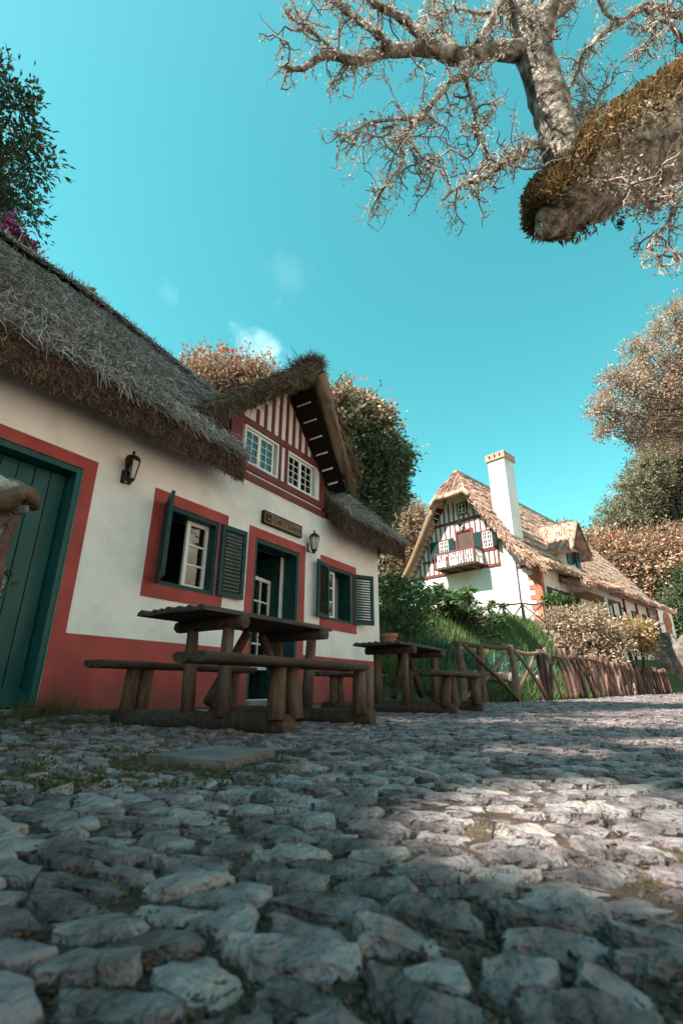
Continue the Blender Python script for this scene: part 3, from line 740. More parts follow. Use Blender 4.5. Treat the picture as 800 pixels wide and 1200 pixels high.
# ridge cap of bundled straw, held down by a long pole
V = []; xs_ = np.arange(X0 - .3, 6.7, .1)
P, Q = [], []
for i in range(15000):
    x = random.uniform(X0 - .3, 6.7); z = RZ - .115 * max(0, x - 3.0); s = random.choice((-1, -1, -1, 1)); t = random.uniform(-.05, .25)
    p = Vector((x, 2.55 + s * t * .9, z + .16 - max(t, 0) * .55 + random.uniform(-.02, .05))); d = Vector((random.gauss(0, .16), s * .62, -.72))
    P.append(p); Q.append(p + d.normalized() * random.uniform(.22, .42) + Vector((0, s * .03, .02)))
    if i % 6 == 0: p2 = Vector((x, 2.55 + random.uniform(-.1, .1), z + .1)); P.append(p2); Q.append(p2 + Vector((random.gauss(0, .05), random.gauss(0, .06), random.uniform(.08, .2))))
ribbons('ridge_straw', np.array(P), np.array(Q), .013 + .01 * rng.random(len(P)), 'thatch_grey', roof)
mb = MB(); mb.tube([(x, 2.18, RZ - .115 * max(0, x - 3.0) - .28 + .02 * math.sin(x * 3)) for x in np.arange(X0 - .3, 6.6, .3)], .022, 6, .2); mb.build('ridge_pole', 'thatch_brown', roof)
# dormer roof
DR = 5.24
def dorm_fn(x, y):
    d = x - DR
    z = 5.16 + .10 * sm(-y, -.2, .6) - (d * 1.20 if d > 0 else -d * .98)
    if d < -.9: z += .16 * (-.9 - d)
    if d > .9: z += .2 * (d - .9)
    if abs(d) < .12: z -= .05 * (1 - abs(d) / .12)
    return z
def dorm_mask(x, y):
    if y > .25 and dorm_fn(x, y) < roof_fn(x, y) - .12: return False
    return y > -.58 + (.16 * max(0, abs(x - DR) - .2) if x > DR else .28 * max(0, DR - x - .2))
droof, G0, G1 = thatch_field('dormer_roof', dorm_fn, 3.5, 6.4, -.56, 2.6, .06, .25, 'thatch_base', house, dorm_mask, disp=.03, dsc=(3, 3))
P, Q, w = thatch_strands(dorm_fn, 3.5, 6.4, -.56, 2.4, 15000, dorm_mask, .12, .36, .01, lift=.05, slant=.45)
ribbons('thatch_straw', P, Q, w, 'thatch_brown', droof, mid=rng.normal(size=P.shape) * .03)
P, Q = fringe(G0, G1, 900, .30, .06, .22, .5, lambda p: p.y < .9 and p.x < DR + .1)
ribbons('eave_straw', P, Q, .006 + .008 * rng.random(len(P)), 'thatch_brown', droof)
# combed straw along the verge, running from the apex down to the right, and a tuft on the apex
P, Q = [], []
for i in range(5200):
    t = random.random() ** .9 * 1.18; x = DR + .02 + t; h = random.random(); y = -.60 + random.gauss(0, .02) + .16 * t
    p = Vector((x, y - .02, dorm_fn(x, -.5) - .02 - h * .27)); P.append(p); Q.append(p + Vector((.62 + random.gauss(0, .06), random.gauss(-.02, .05), -.78 + random.gauss(0, .06))).normalized() * random.uniform(.2, .4))
for i in range(1500):
    t = random.random() * 1.2; x = DR + t; p = Vector((x, random.uniform(-.6, .3), dorm_fn(x, -.3) + random.uniform(0, .04))); P.append(p); Q.append(p + Vector((.6, random.gauss(-.25, .15), -.72 + random.gauss(0, .12))).normalized() * random.uniform(.25, .5))
for i in range(2600):
    t = random.random() ** 1.1 * .9; x = DR - t; p = Vector((x, -.61 + random.gauss(0, .03) + .22 * t, dorm_fn(x, -.5) - random.random() * .24)); P.append(p); Q.append(p + Vector((-.6 + random.gauss(0, .14), random.gauss(-.1, .1), -.62 + random.gauss(0, .2))).normalized() * random.uniform(.15, .32))
for i in range(1800):
    p = Vector((DR + random.gauss(0, .07), random.uniform(-.62, -.1), 5.18 + random.uniform(-.05, .12))); P.append(p); Q.append(p + Vector((random.gauss(0, .6), random.gauss(-.3, .3), random.uniform(-.5, .75))).normalized() * random.uniform(.1, .22))
ribbons('verge_straw', np.array(P), np.array(Q), .006 + .008 * rng.random(len(P)), 'straw_tan', droof)
vr = [(DR + .03 + t, -.60 + .17 * t, dorm_fn(DR + .03 + t, -.5) - .17) for t in (0, .3, .6, .85, 1.12)]
mb = MB(); mb.tube(smooth_path(vr, 5), lerp_list([.13, .12, .115, .12, .10], 21), 10, .18, 3); mb.build('verge_roll', 'straw_tan', droof)
# soffit boards under the right slope with pale battens
mb = MB(); zf = lambda x: dorm_fn(x, -.3) - .335
mb.add([(gx, -.5, zf(gx + .02)), (gx, 0.01, zf(gx + .02)), (6.5, .01, zf(6.5)), (6.5, -.36, zf(6.5))], [(0, 1, 2, 3), (3, 2, 1, 0)]); mb.build('soffit', 'burnt_wood', house)
for k in range(6):
    x = 5.42 + k * .185; mb = MB(); mb.bar((x, -.36 + .1 * k * .18, zf(x) - .012), (x, -.10, zf(x) - .012), .10, .02, (1, 0, -1.2)); mb.build('soffit_batten', 'plaster', house)

# ------------------------------------------------------------------ wall lanterns and sign
def lantern(c, wall_y, label):
    r = thing('wall_lantern', label, 'lantern', c, 0, 'lanterns on the cottage wall'); r.scale = (.74, .74, .74)
    n = 6
    mb = MB(); mb.lathe([(.118, .13), (.112, .15), (.09, .20), (.05, .225), (.018, .23), (.018, .265), (.026, .275), (.02, .29)], n); mb.build('lantern_cap', 'iron', r, local=True)
    mb = MB(); mb.lathe([(.012, -.225), (.03, -.20), (.045, -.17), (.068, -.145), (.068, -.135)], n)
    for k in range(n):
        a = 2 * math.pi * k / n; mb.bar((.066 * math.cos(a), .066 * math.sin(a), -.137), (.106 * math.cos(a), .106 * math.sin(a), .132), .012, .012)
    mb.build('lantern_cage', 'iron', r, local=True)
    for k in range(n):
        a, b = 2 * math.pi * (k + .04) / n, 2 * math.pi * (k + .96) / n
        mb = MB(); mb.add([(.060 * math.cos(a), .060 * math.sin(a), -.13), (.060 * math.cos(b), .060 * math.sin(b), -.13), (.100 * math.cos(b), .100 * math.sin(b), .125), (.100 * math.cos(a), .100 * math.sin(a), .125)], [(0, 1, 2, 3)]); mb.build('lantern_glass', 'glass' if k % 2 else 'frosted', r, local=True)
    mb = MB(); mb.lathe([(.012, -.13), (.012, -.05), (.03, -.03), (.034, .02), (.018, .06), (.004, .07)], 8); mb.build('bulb', 'frosted', r, local=True)
    mb = MB(); dy = (wall_y - c[1]) / .74; mb.tube(smooth_path([(0, 0, -.20), (0, dy * .4, -.19), (0, dy, -.10)], 4), .012, 6); mb.box((-.03, dy - .014, -.16), (.03, dy, .04)); mb.build('bracket', 'iron', r, local=True)
    return r
p = at(154, 551, 1); t_ = (-.13 - CAM.y) / (p.y - CAM.y); p = CAM + (p - CAM) * t_; lantern(tuple(p), -.002, 'black six sided wall lantern between the big green door and the first window')
p = at(368, 637, 1); t_ = (-.13 - CAM.y) / (p.y - CAM.y); p = CAM + (p - CAM) * t_; lantern(tuple(p), -.002, 'smaller looking black wall lantern to the right of the open door, above a shutter')
sg = thing('wall_sign', 'carved wooden cafe sign hanging over the open doorway', 'sign', (4.80, 0, 2.46))
mb = MB(); mb.box((0, -.05, 0), (.86, -.004, .165)); mb.build('sign_board', 'sign_wood', sg, local=True)
mb = MB(); frame_mb(mb, -.012, .872, -.012, .177, -.058, -.003, .014); mb.build('sign_rim', 'burnt_wood', sg, local=True)
mb = MB(); mb.box((.03, -.0535, .025), (.155, -.0502, .14)); mb.build('emblem', 'burnt_wood', sg, local=True)
mb = MB(); mb.lathe([(.026, 0), (.030, .034)], 10, (.086, -.058, .042)); mb.box((.118, -.058, .05), (.132, -.054, .072)); mb.build('cup_mark', 'sign_wood', sg, local=True)
fc = bpy.data.curves.new('lettering', 'FONT'); fc.body = 'Café T Colmo'; fc.size = .115; fc.extrude = .0015; fc.shear = .15; fc.space_character = .98
fo = bpy.data.objects.new('lettering', fc); COL.objects.link(fo); fo.parent = sg; fo.location = (.195, -.0522, .05); fo.rotation_euler = (rad(90), 0, 0); fc.materials.append(MATS['burnt_wood'])
bpy.context.view_layer.update()
dg = bpy.context.evaluated_depsgraph_get(); me = bpy.data.meshes.new_from_object(fo.evaluated_get(dg)); me.name = 'lettering'
wd = max(v.co.x for v in me.vertices); k = .64 / wd
for v in me.vertices: v.co.x *= k; v.co.y *= min(1, k * 1.25)
lo = link('lettering', me, None, sg, 'stuff'); lo.location = fo.location; lo.rotation_euler = fo.rotation_euler; bpy.data.objects.remove(fo); lo.name = 'lettering'

# ------------------------------------------------------------------ log tables with benches
def log_table(loc, label, L=1.5, wid=.66, H=.745, bl=1.8, rz=0, seed=0, posts=(.18, 1.18)):
    r = thing('picnic_table', label, 'table', loc, rz, 'log picnic tables outside the cottage')
    rnd = random.Random(seed)
    n = 7; d = wid / n
    for k in range(n):   # half logs side by side
        y = -wid / 2 + d * (k + .5); x0, x1 = -rnd.uniform(0, .05), L + rnd.uniform(-.02, .06); mb = MB()
        m = 7; vs = []
        for x in (x0, (x0 + x1) / 2, x1):
            for i in range(m): a = math.pi * i / (m - 1); vs.append((x, y + math.cos(a) * d * .5, H + math.sin(a) * d * .42 - .0 + (rnd.uniform(-.004, .004) if i in (2, 3, 4) else 0)))
        fs = []
        for s in range(2):
            for i in range(m): fs.append((s * m + i, s * m + (i + 1) % m, (s + 1) * m + (i + 1) % m, (s + 1) * m + i))
        fs += [tuple(range(m)), tuple(reversed(range(2 * m, 3 * m)))]
        mb.add(vs, fs); mb.build('half_log', 'dark_wood', r, local=True)
    for x in posts:
        mb = MB(); mb.tube([(x, -wid / 2 - .02, H - .035), (x, wid / 2 + .02, H - .035)], .045, 7, .15, seed); mb.build('cross_log', 'dark_wood', r, local=True)
        mb = MB(); mb.tube([(x + rnd.uniform(-.02, .02), y, .058 + rnd.uniform(-.006, .006)) for y in np.linspace(-.72, .88, 7)], [.058, .06, .056, .058, .06, .058, .06], 9, .12, seed + x); mb.build('sleeper_log', 'dark_wood', r, local=True)
        for y in (-.17, .16):
            mb = MB(); mb.tube([(x + rnd.uniform(-.02, .02), y + rnd.uniform(-.02, .02), .09), (x, y, .45), (x, y * 1.05, H - .07)], [.047, .042, .039], 9, .2, seed + y); mb.build('leg', 'log_wood', r, local=True)
    xm = sum(posts) / 2
    for x, s in ((posts[0], 1), (posts[1], -1)):
        mb = MB(); mb.tube([(x + s * .04, 0, .16), (xm - s * .08, 0.02, H - .06)], [.036, .034], 7, .12, seed); mb.build('brace', 'dark_wood', r, local=True)
    for s in (-1, 1):
        yb = s * (.66 if s < 0 else .74); bx = -.40 if s < 0 else -.02; bz = 0 if s < 0 else .02
        for k in range(2):
            mb = MB(); y = yb - .06 + k * .12; mb.tube([(bx, y, .40), (bx + bl / 2, y + .005, .405), (bx + bl, y, .40)], .058, 8, .08, seed + k)
            mb.v = [(a, b, (min(c, .418) if c > .40 else c * .6 + .16) + bz) for a, b, c in mb.v]; mb.build('bench_seat', 'dark_wood', r, local=True)
        for x in posts:
            for dx in ((-.06, .06) if s < 0 else (-.02, .1)):
                mb = MB(); mb.tube([(x + dx + rnd.uniform(-.02, .02), yb + rnd.uniform(-.04, .04), .09), (x + dx, yb, .39)], [.053, .047], 9, .15, seed + dx); mb.build('bench_leg', 'log_wood', r, local=True)
    return r
log_table((2.0, -1.87, .0), 'nearest dark log picnic table and benches before the open cottage door', L=1.34, wid=.6, H=.695, bl=1.53, seed=3, posts=(.32, 1.24))
log_table((4.66, -1.87, .0), 'further log picnic table by the cottage corner with a clay pot on it', L=1.27, wid=.57, H=.69, bl=1.5, seed=8, posts=(.32, 1.16))
pt = thing('flower_pot', 'small empty terracotta pot standing on the further log table', 'pot', tuple(at(458, 752, 5.85)))
pt.location.z = .712; pt.location.x = 5.22; pt.location.y = -1.74
mb = MB(); mb.lathe([(.07, 0), (.088, .10), (.088, .105), (.105, .108), (.108, .15), (.095, .15), (.085, .06)], 14); mb.build('pot', 'terracotta', pt, local=True)

# ------------------------------------------------------------------ rustic fence
fe = thing('rustic_fence', 'rustic fence of crossed poles and leaning sticks beside the cobbled road', 'fence', (8.4, -1.5, 0))
def stick(name, pts, rs, parent, seed=0, n=6, material='rustic_wood'):
    mb = MB(); mb.tube(smooth_path(pts, 3), lerp_list(rs, (len(pts) - 1) * 3 + 1) if len(pts) > 2 else rs, n, .25, seed); return mb.build(name, material, parent)
def fpt(x, off=0, z=0): y = fence_y(x) + off; return Vector((x, y, terrain(x, y) * (1 if off <= .12 else 1) + z))
jit = lambda s: Vector((random.gauss(0, s), random.gauss(0, s), random.gauss(0, s)))
posts = [8.35, 8.95, 10.25, 11.75, 11.9]
for x in posts: stick('post', [fpt(x, 0, -.1), fpt(x, 0, .5) + jit(.02), fpt(x, 0, 1.08 if x > 9 else .98)], [.075, .065, .06], fe, x, 8)
for a, b in ((8.35, 10.25), (10.25, 11.9)): stick('rail', [fpt(a - .1, 0, .99), fpt((a + b) / 2, .01, 1.0) + jit(.025), fpt(b + .1, 0, 1.03)], [.045, .04, .04], fe, a)
for a, b in ((8.4, 10.2), (10.3, 11.7)):
    stick('brace', [fpt(a, -.05, .98), fpt((a + b) / 2, -.05, .5) + jit(.02), fpt(b, -.05, .06)], [.036, .04, .036], fe, a + .3)
    stick('brace', [fpt(b, .05, .98), fpt((a + b) / 2, .05, .52) + jit(.02), fpt(a, .05, .06)], [.036, .04, .036], fe, a + .6)
for a in np.arange(11.9, 29, 2.2): stick('rail', [fpt(a, 0, 1.0), fpt(a + 1.1, 0, 1.0) + jit(.04), fpt(a + 2.2, 0, 1.0)], [.035, .03, .035], fe, a)
x = 12.0
while x < 29:
    lean = random.uniform(.2, .75); hgt = random.uniform(.98, 1.2); r = random.uniform(.030, .058)
    bow = random.choice((-1, 1)) * random.uniform(.02, .1)
    if random.random() < .18: lean = -lean
    stick('picket', [fpt(x, -.03, hgt), fpt(x + lean * .5 + bow, -.04, hgt * .5), fpt(x + lean, -.03, -.03)], [r * .75, r, r * 1.1], fe, x, 6)
    if random.random() < .6: stick('picket', [fpt(x + .1, .06, hgt * .97), fpt(x - lean * .1 + bow, .07, hgt * .5), fpt(x - lean * .2, .06, 0)], [r * .7, r * .8, r], fe, x + .5, 6)
    x += random.uniform(.22, .44) if x < 16 else random.uniform(.2, .36)
rl = thing('rustic_railing', 'bleached rustic pole railing on the terrace edge below the far cottage', 'railing', tuple(at(600, 735, 18.5)))
RB = [at(575, 737, 17.6), at(592, 737, 18.0), at(615, 735, 18.5), at(640, 733, 19)]
for i, p in enumerate(RB): stick('post', [p - UPV * .2, p + UPV * .45 + jit(.02), p + UPV * .95], [.05, .045, .04], rl, i)
for i in range(3):
    a, b = RB[i], RB[i + 1]; stick('rail', [a + UPV * .92, (a + b) / 2 + UPV * .9 + jit(.03), b + UPV * .92], [.036, .034, .036], rl, i + 4)
    stick('brace', [a + UPV * .88, (a + b) / 2 + UPV * .45 + jit(.03), b + UPV * .08], [.03, .03, .03], rl, i + 7); stick('brace', [b + UPV * .88, (a + b) / 2 + UPV * .5 + jit(.03), a + UPV * .08], [.03, .03, .03], rl, i + 9)
# gnarled stump beside the camera
sb = at(-75, 880, 1.75); sb.z = 0
sp = thing('weathered_stump', 'gnarled grey driftwood trunk standing at the left before the green door', 'stump', tuple(sb))
top = at(8, 588, 1.62)
mb = MB(); mb.tube(smooth_path([sb - UPV * .05, at(-60, 780, 1.7), at(-42, 690, 1.66), at(-28, 630, 1.62), top, at(26, 582, 1.62)], 6), lerp_list([.14, .115, .10, .095, .062, .05], 31), 14, .35, 3); mb.build('trunk', 'bark_pale', sp)
mb = MB(); mb.tube(smooth_path([at(-40, 760, 1.62), at(-8, 690, 1.58), at(2, 645, 1.56), at(16, 612, 1.56), at(22, 604, 1.57)], 5), lerp_list([.022, .02, .018, .016, .006], 21), 8, .25, 5); mb.build('bare_root', 'rustic_wood', sp)
mb = MB(); mb.tube(smooth_path([at(-60, 560, 1.6), at(-20, 562, 1.58), at(12, 578, 1.57), at(34, 588, 1.58)], 5), lerp_list([.05, .04, .035, .012], 16), 9, .35, 8); mb.build('broken_limb', 'bark_pale', sp)
mb = MB(); mb.tube(smooth_path([at(-40, 600, 1.56), at(0, 590, 1.54), at(30, 577, 1.56), at(41, 590, 1.58), at(38, 597, 1.6)], 5), lerp_list([.036, .034, .028, .02, .008], 21), 9, .4, 11); mb.build('broken_limb', 'log_wood', sp)
C_ = np.array([at(10 + random.gauss(0, 7), 684 + random.gauss(0, 10), 1.68) for i in range(9)]); leaf_mesh('leafy_shoot', C_, rng.normal(size=(9, 3)) * .6 + np.array(RT) * 1.0, .03 + .02 * rng.random(9), .42, 'leaf_green', sp, sb, 'stuff')

# ------------------------------------------------------------------ far cottage (local frame: x along its length, y along the gable)
A2 = HEAD - rad(46)
H2 = thing('far_cottage', 'sunlit far cottage with steep thatch, timbered gable, balcony and tall white chimney', 'cottage', (23.52, -.37, 2.85), A2)
def to_local2(p): return Matrix.Rotation(-A2, 4, 'Z') @ (Vector(p) - H2.location)
GW, LEN = 8.0, 20.4
def p2(name, material, a, b, parent=H2):
    mb = MB(); mb.box(a, b); return mb.build(name, material, parent, local=True)
def slope_z(y):
    d = abs(y - 4.0); z = 9.0 - d * 1.60
    if d > 3.4: z += .95 * (d - 3.4)
    return z
mb = MB()
gp = [(0, -2.5), (8, -2.5), (8, 3.0)] + [(y, slope_z(y) - .45) for y in (7.4, 5.4, 4.6)] + [(3.4, slope_z(3.4) - .45), (2.6, slope_z(2.6) - .45), (.6, slope_z(.6) - .45), (0, 3.0)]
ng = len(gp)
mb.add([(0, y, z) for y, z in gp] + [(.3, y, z) for y, z in gp], [tuple(reversed(range(ng))), tuple(range(ng, 2 * ng))])
mb.box((.3, 7.7, -2.5), (LEN, 8, 3.0)); mb.box((LEN - .3, .0, -2.5), (LEN, 7.7, 3))
mb.box((.3, 0, -2.5), (LEN - .3, .3, .55)); mb.box((.3, 0, 1.95), (LEN - .3, .3, 3.0)); mb.box((.3, 0, .55), (.9, .3, 1.95)); mb.box((4.1, 0, .55), (LEN - .3, .3, 1.95)); mb.box((2.0, 0, .55), (2.9, .3, 1.95))
mb.build('wall', 'plaster2', H2, local=True)
# timber framing, proud of the gable
T = lambda a, b: p2('timber', 'red_timber', a, b)
T((-.06, 1.86, 3.20), (.01, 7.25, 3.34)); T((-.055, 1.9, 4.06), (.01, 6.6, 4.16)); T((-.055, 2.4, 5.98), (.01, 5.55, 6.12)); T((-.055, 1.88, 3.341), (.01, 1.98, 5.05))
for y in np.arange(2.15, 7.1, .31):
    if slope_z(y) - .5 > 3.9: T((-.045, y - .035, 3.342), (.01, y + .035, 4.058))
    zt = slope_z(y) - .5
    if zt > 4.3:
        zt1 = min(zt, 5.978); blocked = (2.12 < y < 2.75) or (4.72 < y < 5.45) or (3.2 < y < 4.35)
        z0 = 5.22 if blocked and not (3.2 < y < 4.35) else (5.52 if blocked else 4.162)
        if zt1 > z0 + .1: T((-.045, y - .035, z0), (.01, y + .035, zt1))
    if zt > 6.2:
        zt2 = min(zt, 7.25); z0 = 6.122
        if 3.38 < y < 4.12: T((-.045, y - .035, z0), (.01, y + .035, 6.33))
        else: T((-.045, y - .035, z0), (.01, y + .035, zt2))
def window2(x, y0, y1, z0, z1, cols, rows, material='white_paint', frame='red_timber'):
    """window on the gable (faces -x)"""
    mb = MB(); w = .07
    for a, b in (((x - .07, y0 - w, z0 - w), (x - .0, y1 + w, z0)), ((x - .07, y0 - w, z1), (x, y1 + w, z1 + w)), ((x - .07, y0 - w, z0), (x, y0, z1)), ((x - .07, y1, z0), (x, y1 + w, z1))): mb.box(a, b)
    o = mb.build('window', frame, H2, local=True)
    mb = MB(); b_ = .045; mb.box((x - .055, y0, z0), (x - .01, y0 + b_, z1)); mb.box((x - .055, y1 - b_, z0), (x - .01, y1, z1)); mb.box((x - .055, y0 + b_, z0), (x - .01, y1 - b_, z0 + b_)); mb.box((x - .055, y0 + b_, z1 - b_), (x - .01, y1 - b_, z1))
    for i in range(1, cols): yy = y0 + (y1 - y0) * i / cols; q = .07 if i * 2 == cols else .03; mb.box((x - .052, yy - q / 2, z0 + b_), (x - .012, yy + q / 2, z1 - b_))
    for j in range(1, rows): zz = z0 + (z1 - z0) * j / rows; mb.box((x - .048, y0 + b_, zz - .015), (x - .014, y1 - b_, zz + .015))
    mb.build('sash', material, o, local=True)
    for i in range(cols):
        for j in range(rows):
            ya, yb = y0 + (y1 - y0) * i / cols, y0 + (y1 - y0) * (i + 1) / cols; za, zb = z0 + (z1 - z0) * j / rows, z0 + (z1 - z0) * (j + 1) / rows
            mb = MB(); mb.box((x - .03, ya, za), (x - .026, yb, zb)); mb.build('pane', 'glass_dark', o, local=True)
    return o
mat('glass_dark', [(.015, .017, .018), (.02, .022, .022)], scale=2, rough=.06, spec=.6)
window2(-.001, 4.80, 5.38, 4.22, 5.12, 4, 4); window2(-.001, 2.16, 2.70, 4.22, 5.10, 4, 4); window2(-.001, 3.50, 4.0, 6.42, 6.98, 2, 2)
def shutter2(y, z0, z1, w, ang, side):
    mb = MB(); a, b = sorted((0, w * side)); mb.box((-.035, a, 0), (0, b, z1 - z0)); 
    for k in range(9): zz = .08 + (z1 - z0 - .16) * k / 8; mb.box((-.046, a + .05, zz - .02), (-.0355, b - .05, zz + .02))
    o = mb.build('shutter', 'green_shutter', H2, local=True); o.location = (-.075, y, z0); o.rotation_euler = (0, 0, ang); return o
shutter2(5.46, 4.2, 5.15, .5, rad(8), 1); shutter2(4.72, 4.2, 5.15, .36, rad(-4), -1); shutter2(2.78, 4.2, 5.15, .4, rad(4), 1); shutter2(2.08, 4.2, 5.15, .42, rad(-38), -1)
# balcony door with frame
p2('door_frame', 'red_timber', (-.075, 3.22, 3.42), (-.001, 3.34, 5.5)); p2('door_frame', 'red_timber', (-.075, 4.2, 3.42), (-.001, 4.32, 5.5)); p2('door_frame', 'red_timber', (-.075, 3.341, 5.38), (-.001, 4.199, 5.5))
p2('balcony_door', 'brown_door', (-.03, 3.341, 3.42), (-.002, 4.199, 5.379)) if 'brown_door' in MATS else None
mat('brown_door', [(.06, .035, .03), (.09, .055, .045)], scale=6, rough=.6)
p2('balcony_door', 'brown_door', (-.03, 3.341, 3.42), (-.002, 4.199, 5.379))
bl = p2('balcony', 'dark_wood', (-.95, 2.72, 3.30), (-.062, 5.16, 3.40))
for y in (3.0, 3.9, 4.8): p2('bracket', 'dark_wood', (-.85, y - .06, 3.16), (-.062, y + .06, 3.298), bl)
B = lambda n, m_, a, b: p2(n, m_, a, b, bl)
B('hand_rail', 'red_timber', (-.95, 2.72, 4.12), (-.87, 5.16, 4.2)); B('hand_rail', 'red_timber', (-.868, 2.72, 4.12), (-.062, 2.8, 4.2)); B('hand_rail', 'red_timber', (-.868, 5.08, 4.12), (-.062, 5.16, 4.2))
for y in (2.72, 3.32, 4.25, 5.09): B('post', 'red_timber', (-.945, y, 3.401), (-.875, y + .07, 4.119))
for i, y in enumerate(np.arange(2.84, 5.05, .148)):
    if 3.3 < y < 3.4 or 4.2 < y < 4.33: continue
    B('baluster', 'white_paint', (-.93, y, 3.44), (-.90, y + .065, 4.1)); zz = (3.62, 3.88)[i % 2]; B('fret', 'white_paint', (-.925, y + .066, zz), (-.905, y + .147, zz + .06))
for x in np.arange(-.8, -.12, .148): B('baluster', 'white_paint', (x, 2.75, 3.44), (x + .06, 2.78, 4.1)); B('fret', 'white_paint', (x + .086, 2.755, 3.7), (x + .147, 2.775, 3.8))
lb = MB(); lb.lathe([(.03, 0), (.09, .05), (.12, .25), (.05, .32), (.02, .38)], 6, (-.22, 3.85, 5.62)); lb.box((-.2, 3.83, 5.93), (-.05, 3.87, 5.97)); lb.build('wall_lamp', 'iron', H2, local=True)
# little lower gable window with an awning board, drainpipe, red tie band
p2('lower_window', 'glass_dark', (-.02, 3.75, .95), (-.001, 4.55, 1.95)); p2('awning', 'red_timber', (-.3, 3.6, 1.98), (-.001, 4.7, 2.06))
mb = MB(); mb.tube([(-.05, 1.07, 3.2), (-.05, 1.07, -.5)], .028, 6); mb.build('drain_pipe', 'iron', H2, local=True)
p2('red_band', 'red_timber', (-.025, .46, 2.86), (-.001, 1.05, 3.0)); p2('red_band', 'brick', (-.03, .0, -.2), (-.0305 + .03, 1.1, .1))
for k in range(12):
    z0 = .12 + k * .235; w = .58 if k % 2 else .34
    p2('quoin_brick', 'brick', (-.032, -.032, z0), (w * .45, -.0005, z0 + .225)); p2('quoin_brick', 'brick', (-.032, .0, z0), (-.0006, w, z0 + .225))
# windows and shutters on the long side
for x0 in (.95, 2.95):
    mb = MB(); frame_mb(mb, x0 + .02, x0 + 1.0, .6, 1.9, .02, .09, .07); o = mb.build('window', 'red_timber', H2, local=True)
    casement('sash', x0 + .09, x0 + .93, .67, 1.83, .03, 4, 3, H2, fw=.05, bar=.04, glass='glass_dark')
    for s in (x0 - .42, x0 + 1.0): p2('shutter', 'green_shutter', (s, -.05, .56), (s + .44, -.012, 1.92))
# chimney with brick cap and slots
ch = p2('chimney', 'plaster2', (.50, 1.25, 4.2), (1.55, 2.21, 9.15))
cp = p2('chimney_cap', 'brick_pale', (.42, 1.17, 9.151), (1.68, 2.29, 9.25), ch); p2('chimney_cap', 'brick_pale', (.42, 1.17, 9.45), (1.68, 2.29, 9.53), ch)
for y in (1.18, 1.48, 1.78, 2.08): p2('chimney_pier', 'brick_pale', (.43, y, 9.251), (.65, y + .2, 9.45), ch); p2('chimney_pier', 'brick_pale', (1.45, y, 9.251), (1.67, y + .2, 9.45), ch)
p2('chimney_pier', 'brick_pale', (.651, 1.18, 9.251), (1.449, 1.38, 9.45), ch); p2('flue', 'iron', (.7, 1.40, 9.251), (1.4, 2.2, 9.43), ch)
# thatch in overlapping courses; the ends are half hipped
def roof2(x, y):
    d = abs(y - 4.0); z = 9.05 - d * 1.60
    if d > 3.4: z += .97 * (d - 3.4)
    e1 = 7.35 + (x + .95) * 1.55; e2 = 4.2 + (LEN + .9 - x) * 1.25
    return min(z, e1 if d < 2.6 else 99, e2)
rf = p2('thatch_ridge', 'thatch_far', (-.0, 3.86, 8.93), (LEN - 3.6, 4.14, 9.12))
thatch_field('thatch_back', lambda x, y: roof2(x, y) - .06, -.7, LEN + .5, 4.0, 8.75, .22, .30, 'thatch_far', H2, disp=.05)
ncr = 15
for k in range(ncr):
    ya = -.78 + 4.78 * k / ncr; yb = ya + 4.78 / ncr + .26
    fn = lambda x, y, ya=ya: roof2(x, y) + .15 - (y - ya) * .34 + .06 * noise.noise(Vector((x * .9, ya * 3, 1)))
    o, e0, e1 = thatch_field('thatch_course', fn, -.72 + random.uniform(-.03, .03), LEN + .5, ya, min(yb, 4.02), .16, .12 if k else .34, 'thatch_far', H2, disp=.045, dsc=(2.5, 2))
    P, Q = fringe(e0, e1, 26, .12 if k else .3, .08, .26, .7, lambda p, ya=ya: p.y < ya + .08 or p.x < -.6)
    ribbons('course_straw', P, Q, .03 + .03 * rng.random(len(P)), 'straw_far', o)
# hip end strands and rolled verges
P, Q, w = thatch_strands(lambda x, y: roof2(x, y) + .1, -.75, .3, 2.2, 5.8, 1600, None, .3, .6, .04, .06, .2); ribbons('hip_straw', P, Q, w, 'straw_far', H2)
thatch_field('thatch_hip', lambda x, y: roof2(x, y) + .05, -.95, .3, 2.4, 5.6, .12, .3, 'thatch_far', H2, lambda x, y: roof2(x, y) > 7.0, disp=.06)
vp = [(-.62, 4 + s, slope_z(4 + s) - .18) for s in (1.25, 2.2, 3.0, 3.6, 4.25)]
mb = MB(); mb.tube(smooth_path(vp, 4), .19, 9, .12, 4); mb.build('verge_roll', 'straw_tan', H2, local=True)
vp2 = [(-.66, 4 - s, slope_z(4 - s) - .12) for s in (1.0, 2.2, 3.0, 3.6, 4.5)]
mb = MB(); mb.tube(smooth_path(vp2, 6), .15, 9, .45, 6); mb.build('verge_roll', 'thatch_far', H2, local=True)
P, Q = [], []
for i in range(2600):
    t = random.random(); a = 1.0 + 3.6 * t; p = Vector((random.uniform(-.85, -.45), 4 - a + random.gauss(0, .05), slope_z(4 - a) - random.uniform(-.1, .34))); P.append(p); Q.append(p + Vector((random.gauss(-.1, .2), -.5 + random.gauss(0, .25), -.8)).normalized() * random.uniform(.15, .4))
ribbons('verge_straw', np.array(P), np.array(Q), .03 + .03 * rng.random(len(P)), 'straw_far', H2)
mb = MB()
for s in (1, -1):
    q = [(-.55, 4 + s * 1.0, slope_z(5) - .42), (-.002, 4 + s * 1.0, slope_z(5) - .42), (-.002, 4 + s * 4.2, slope_z(8.2) - .42), (-.55, 4 + s * 4.2, slope_z(8.2) - .42)]
    mb.add(q, [(0, 1, 2, 3)])
mb.build('soffit', 'burnt_wood', H2, local=True)
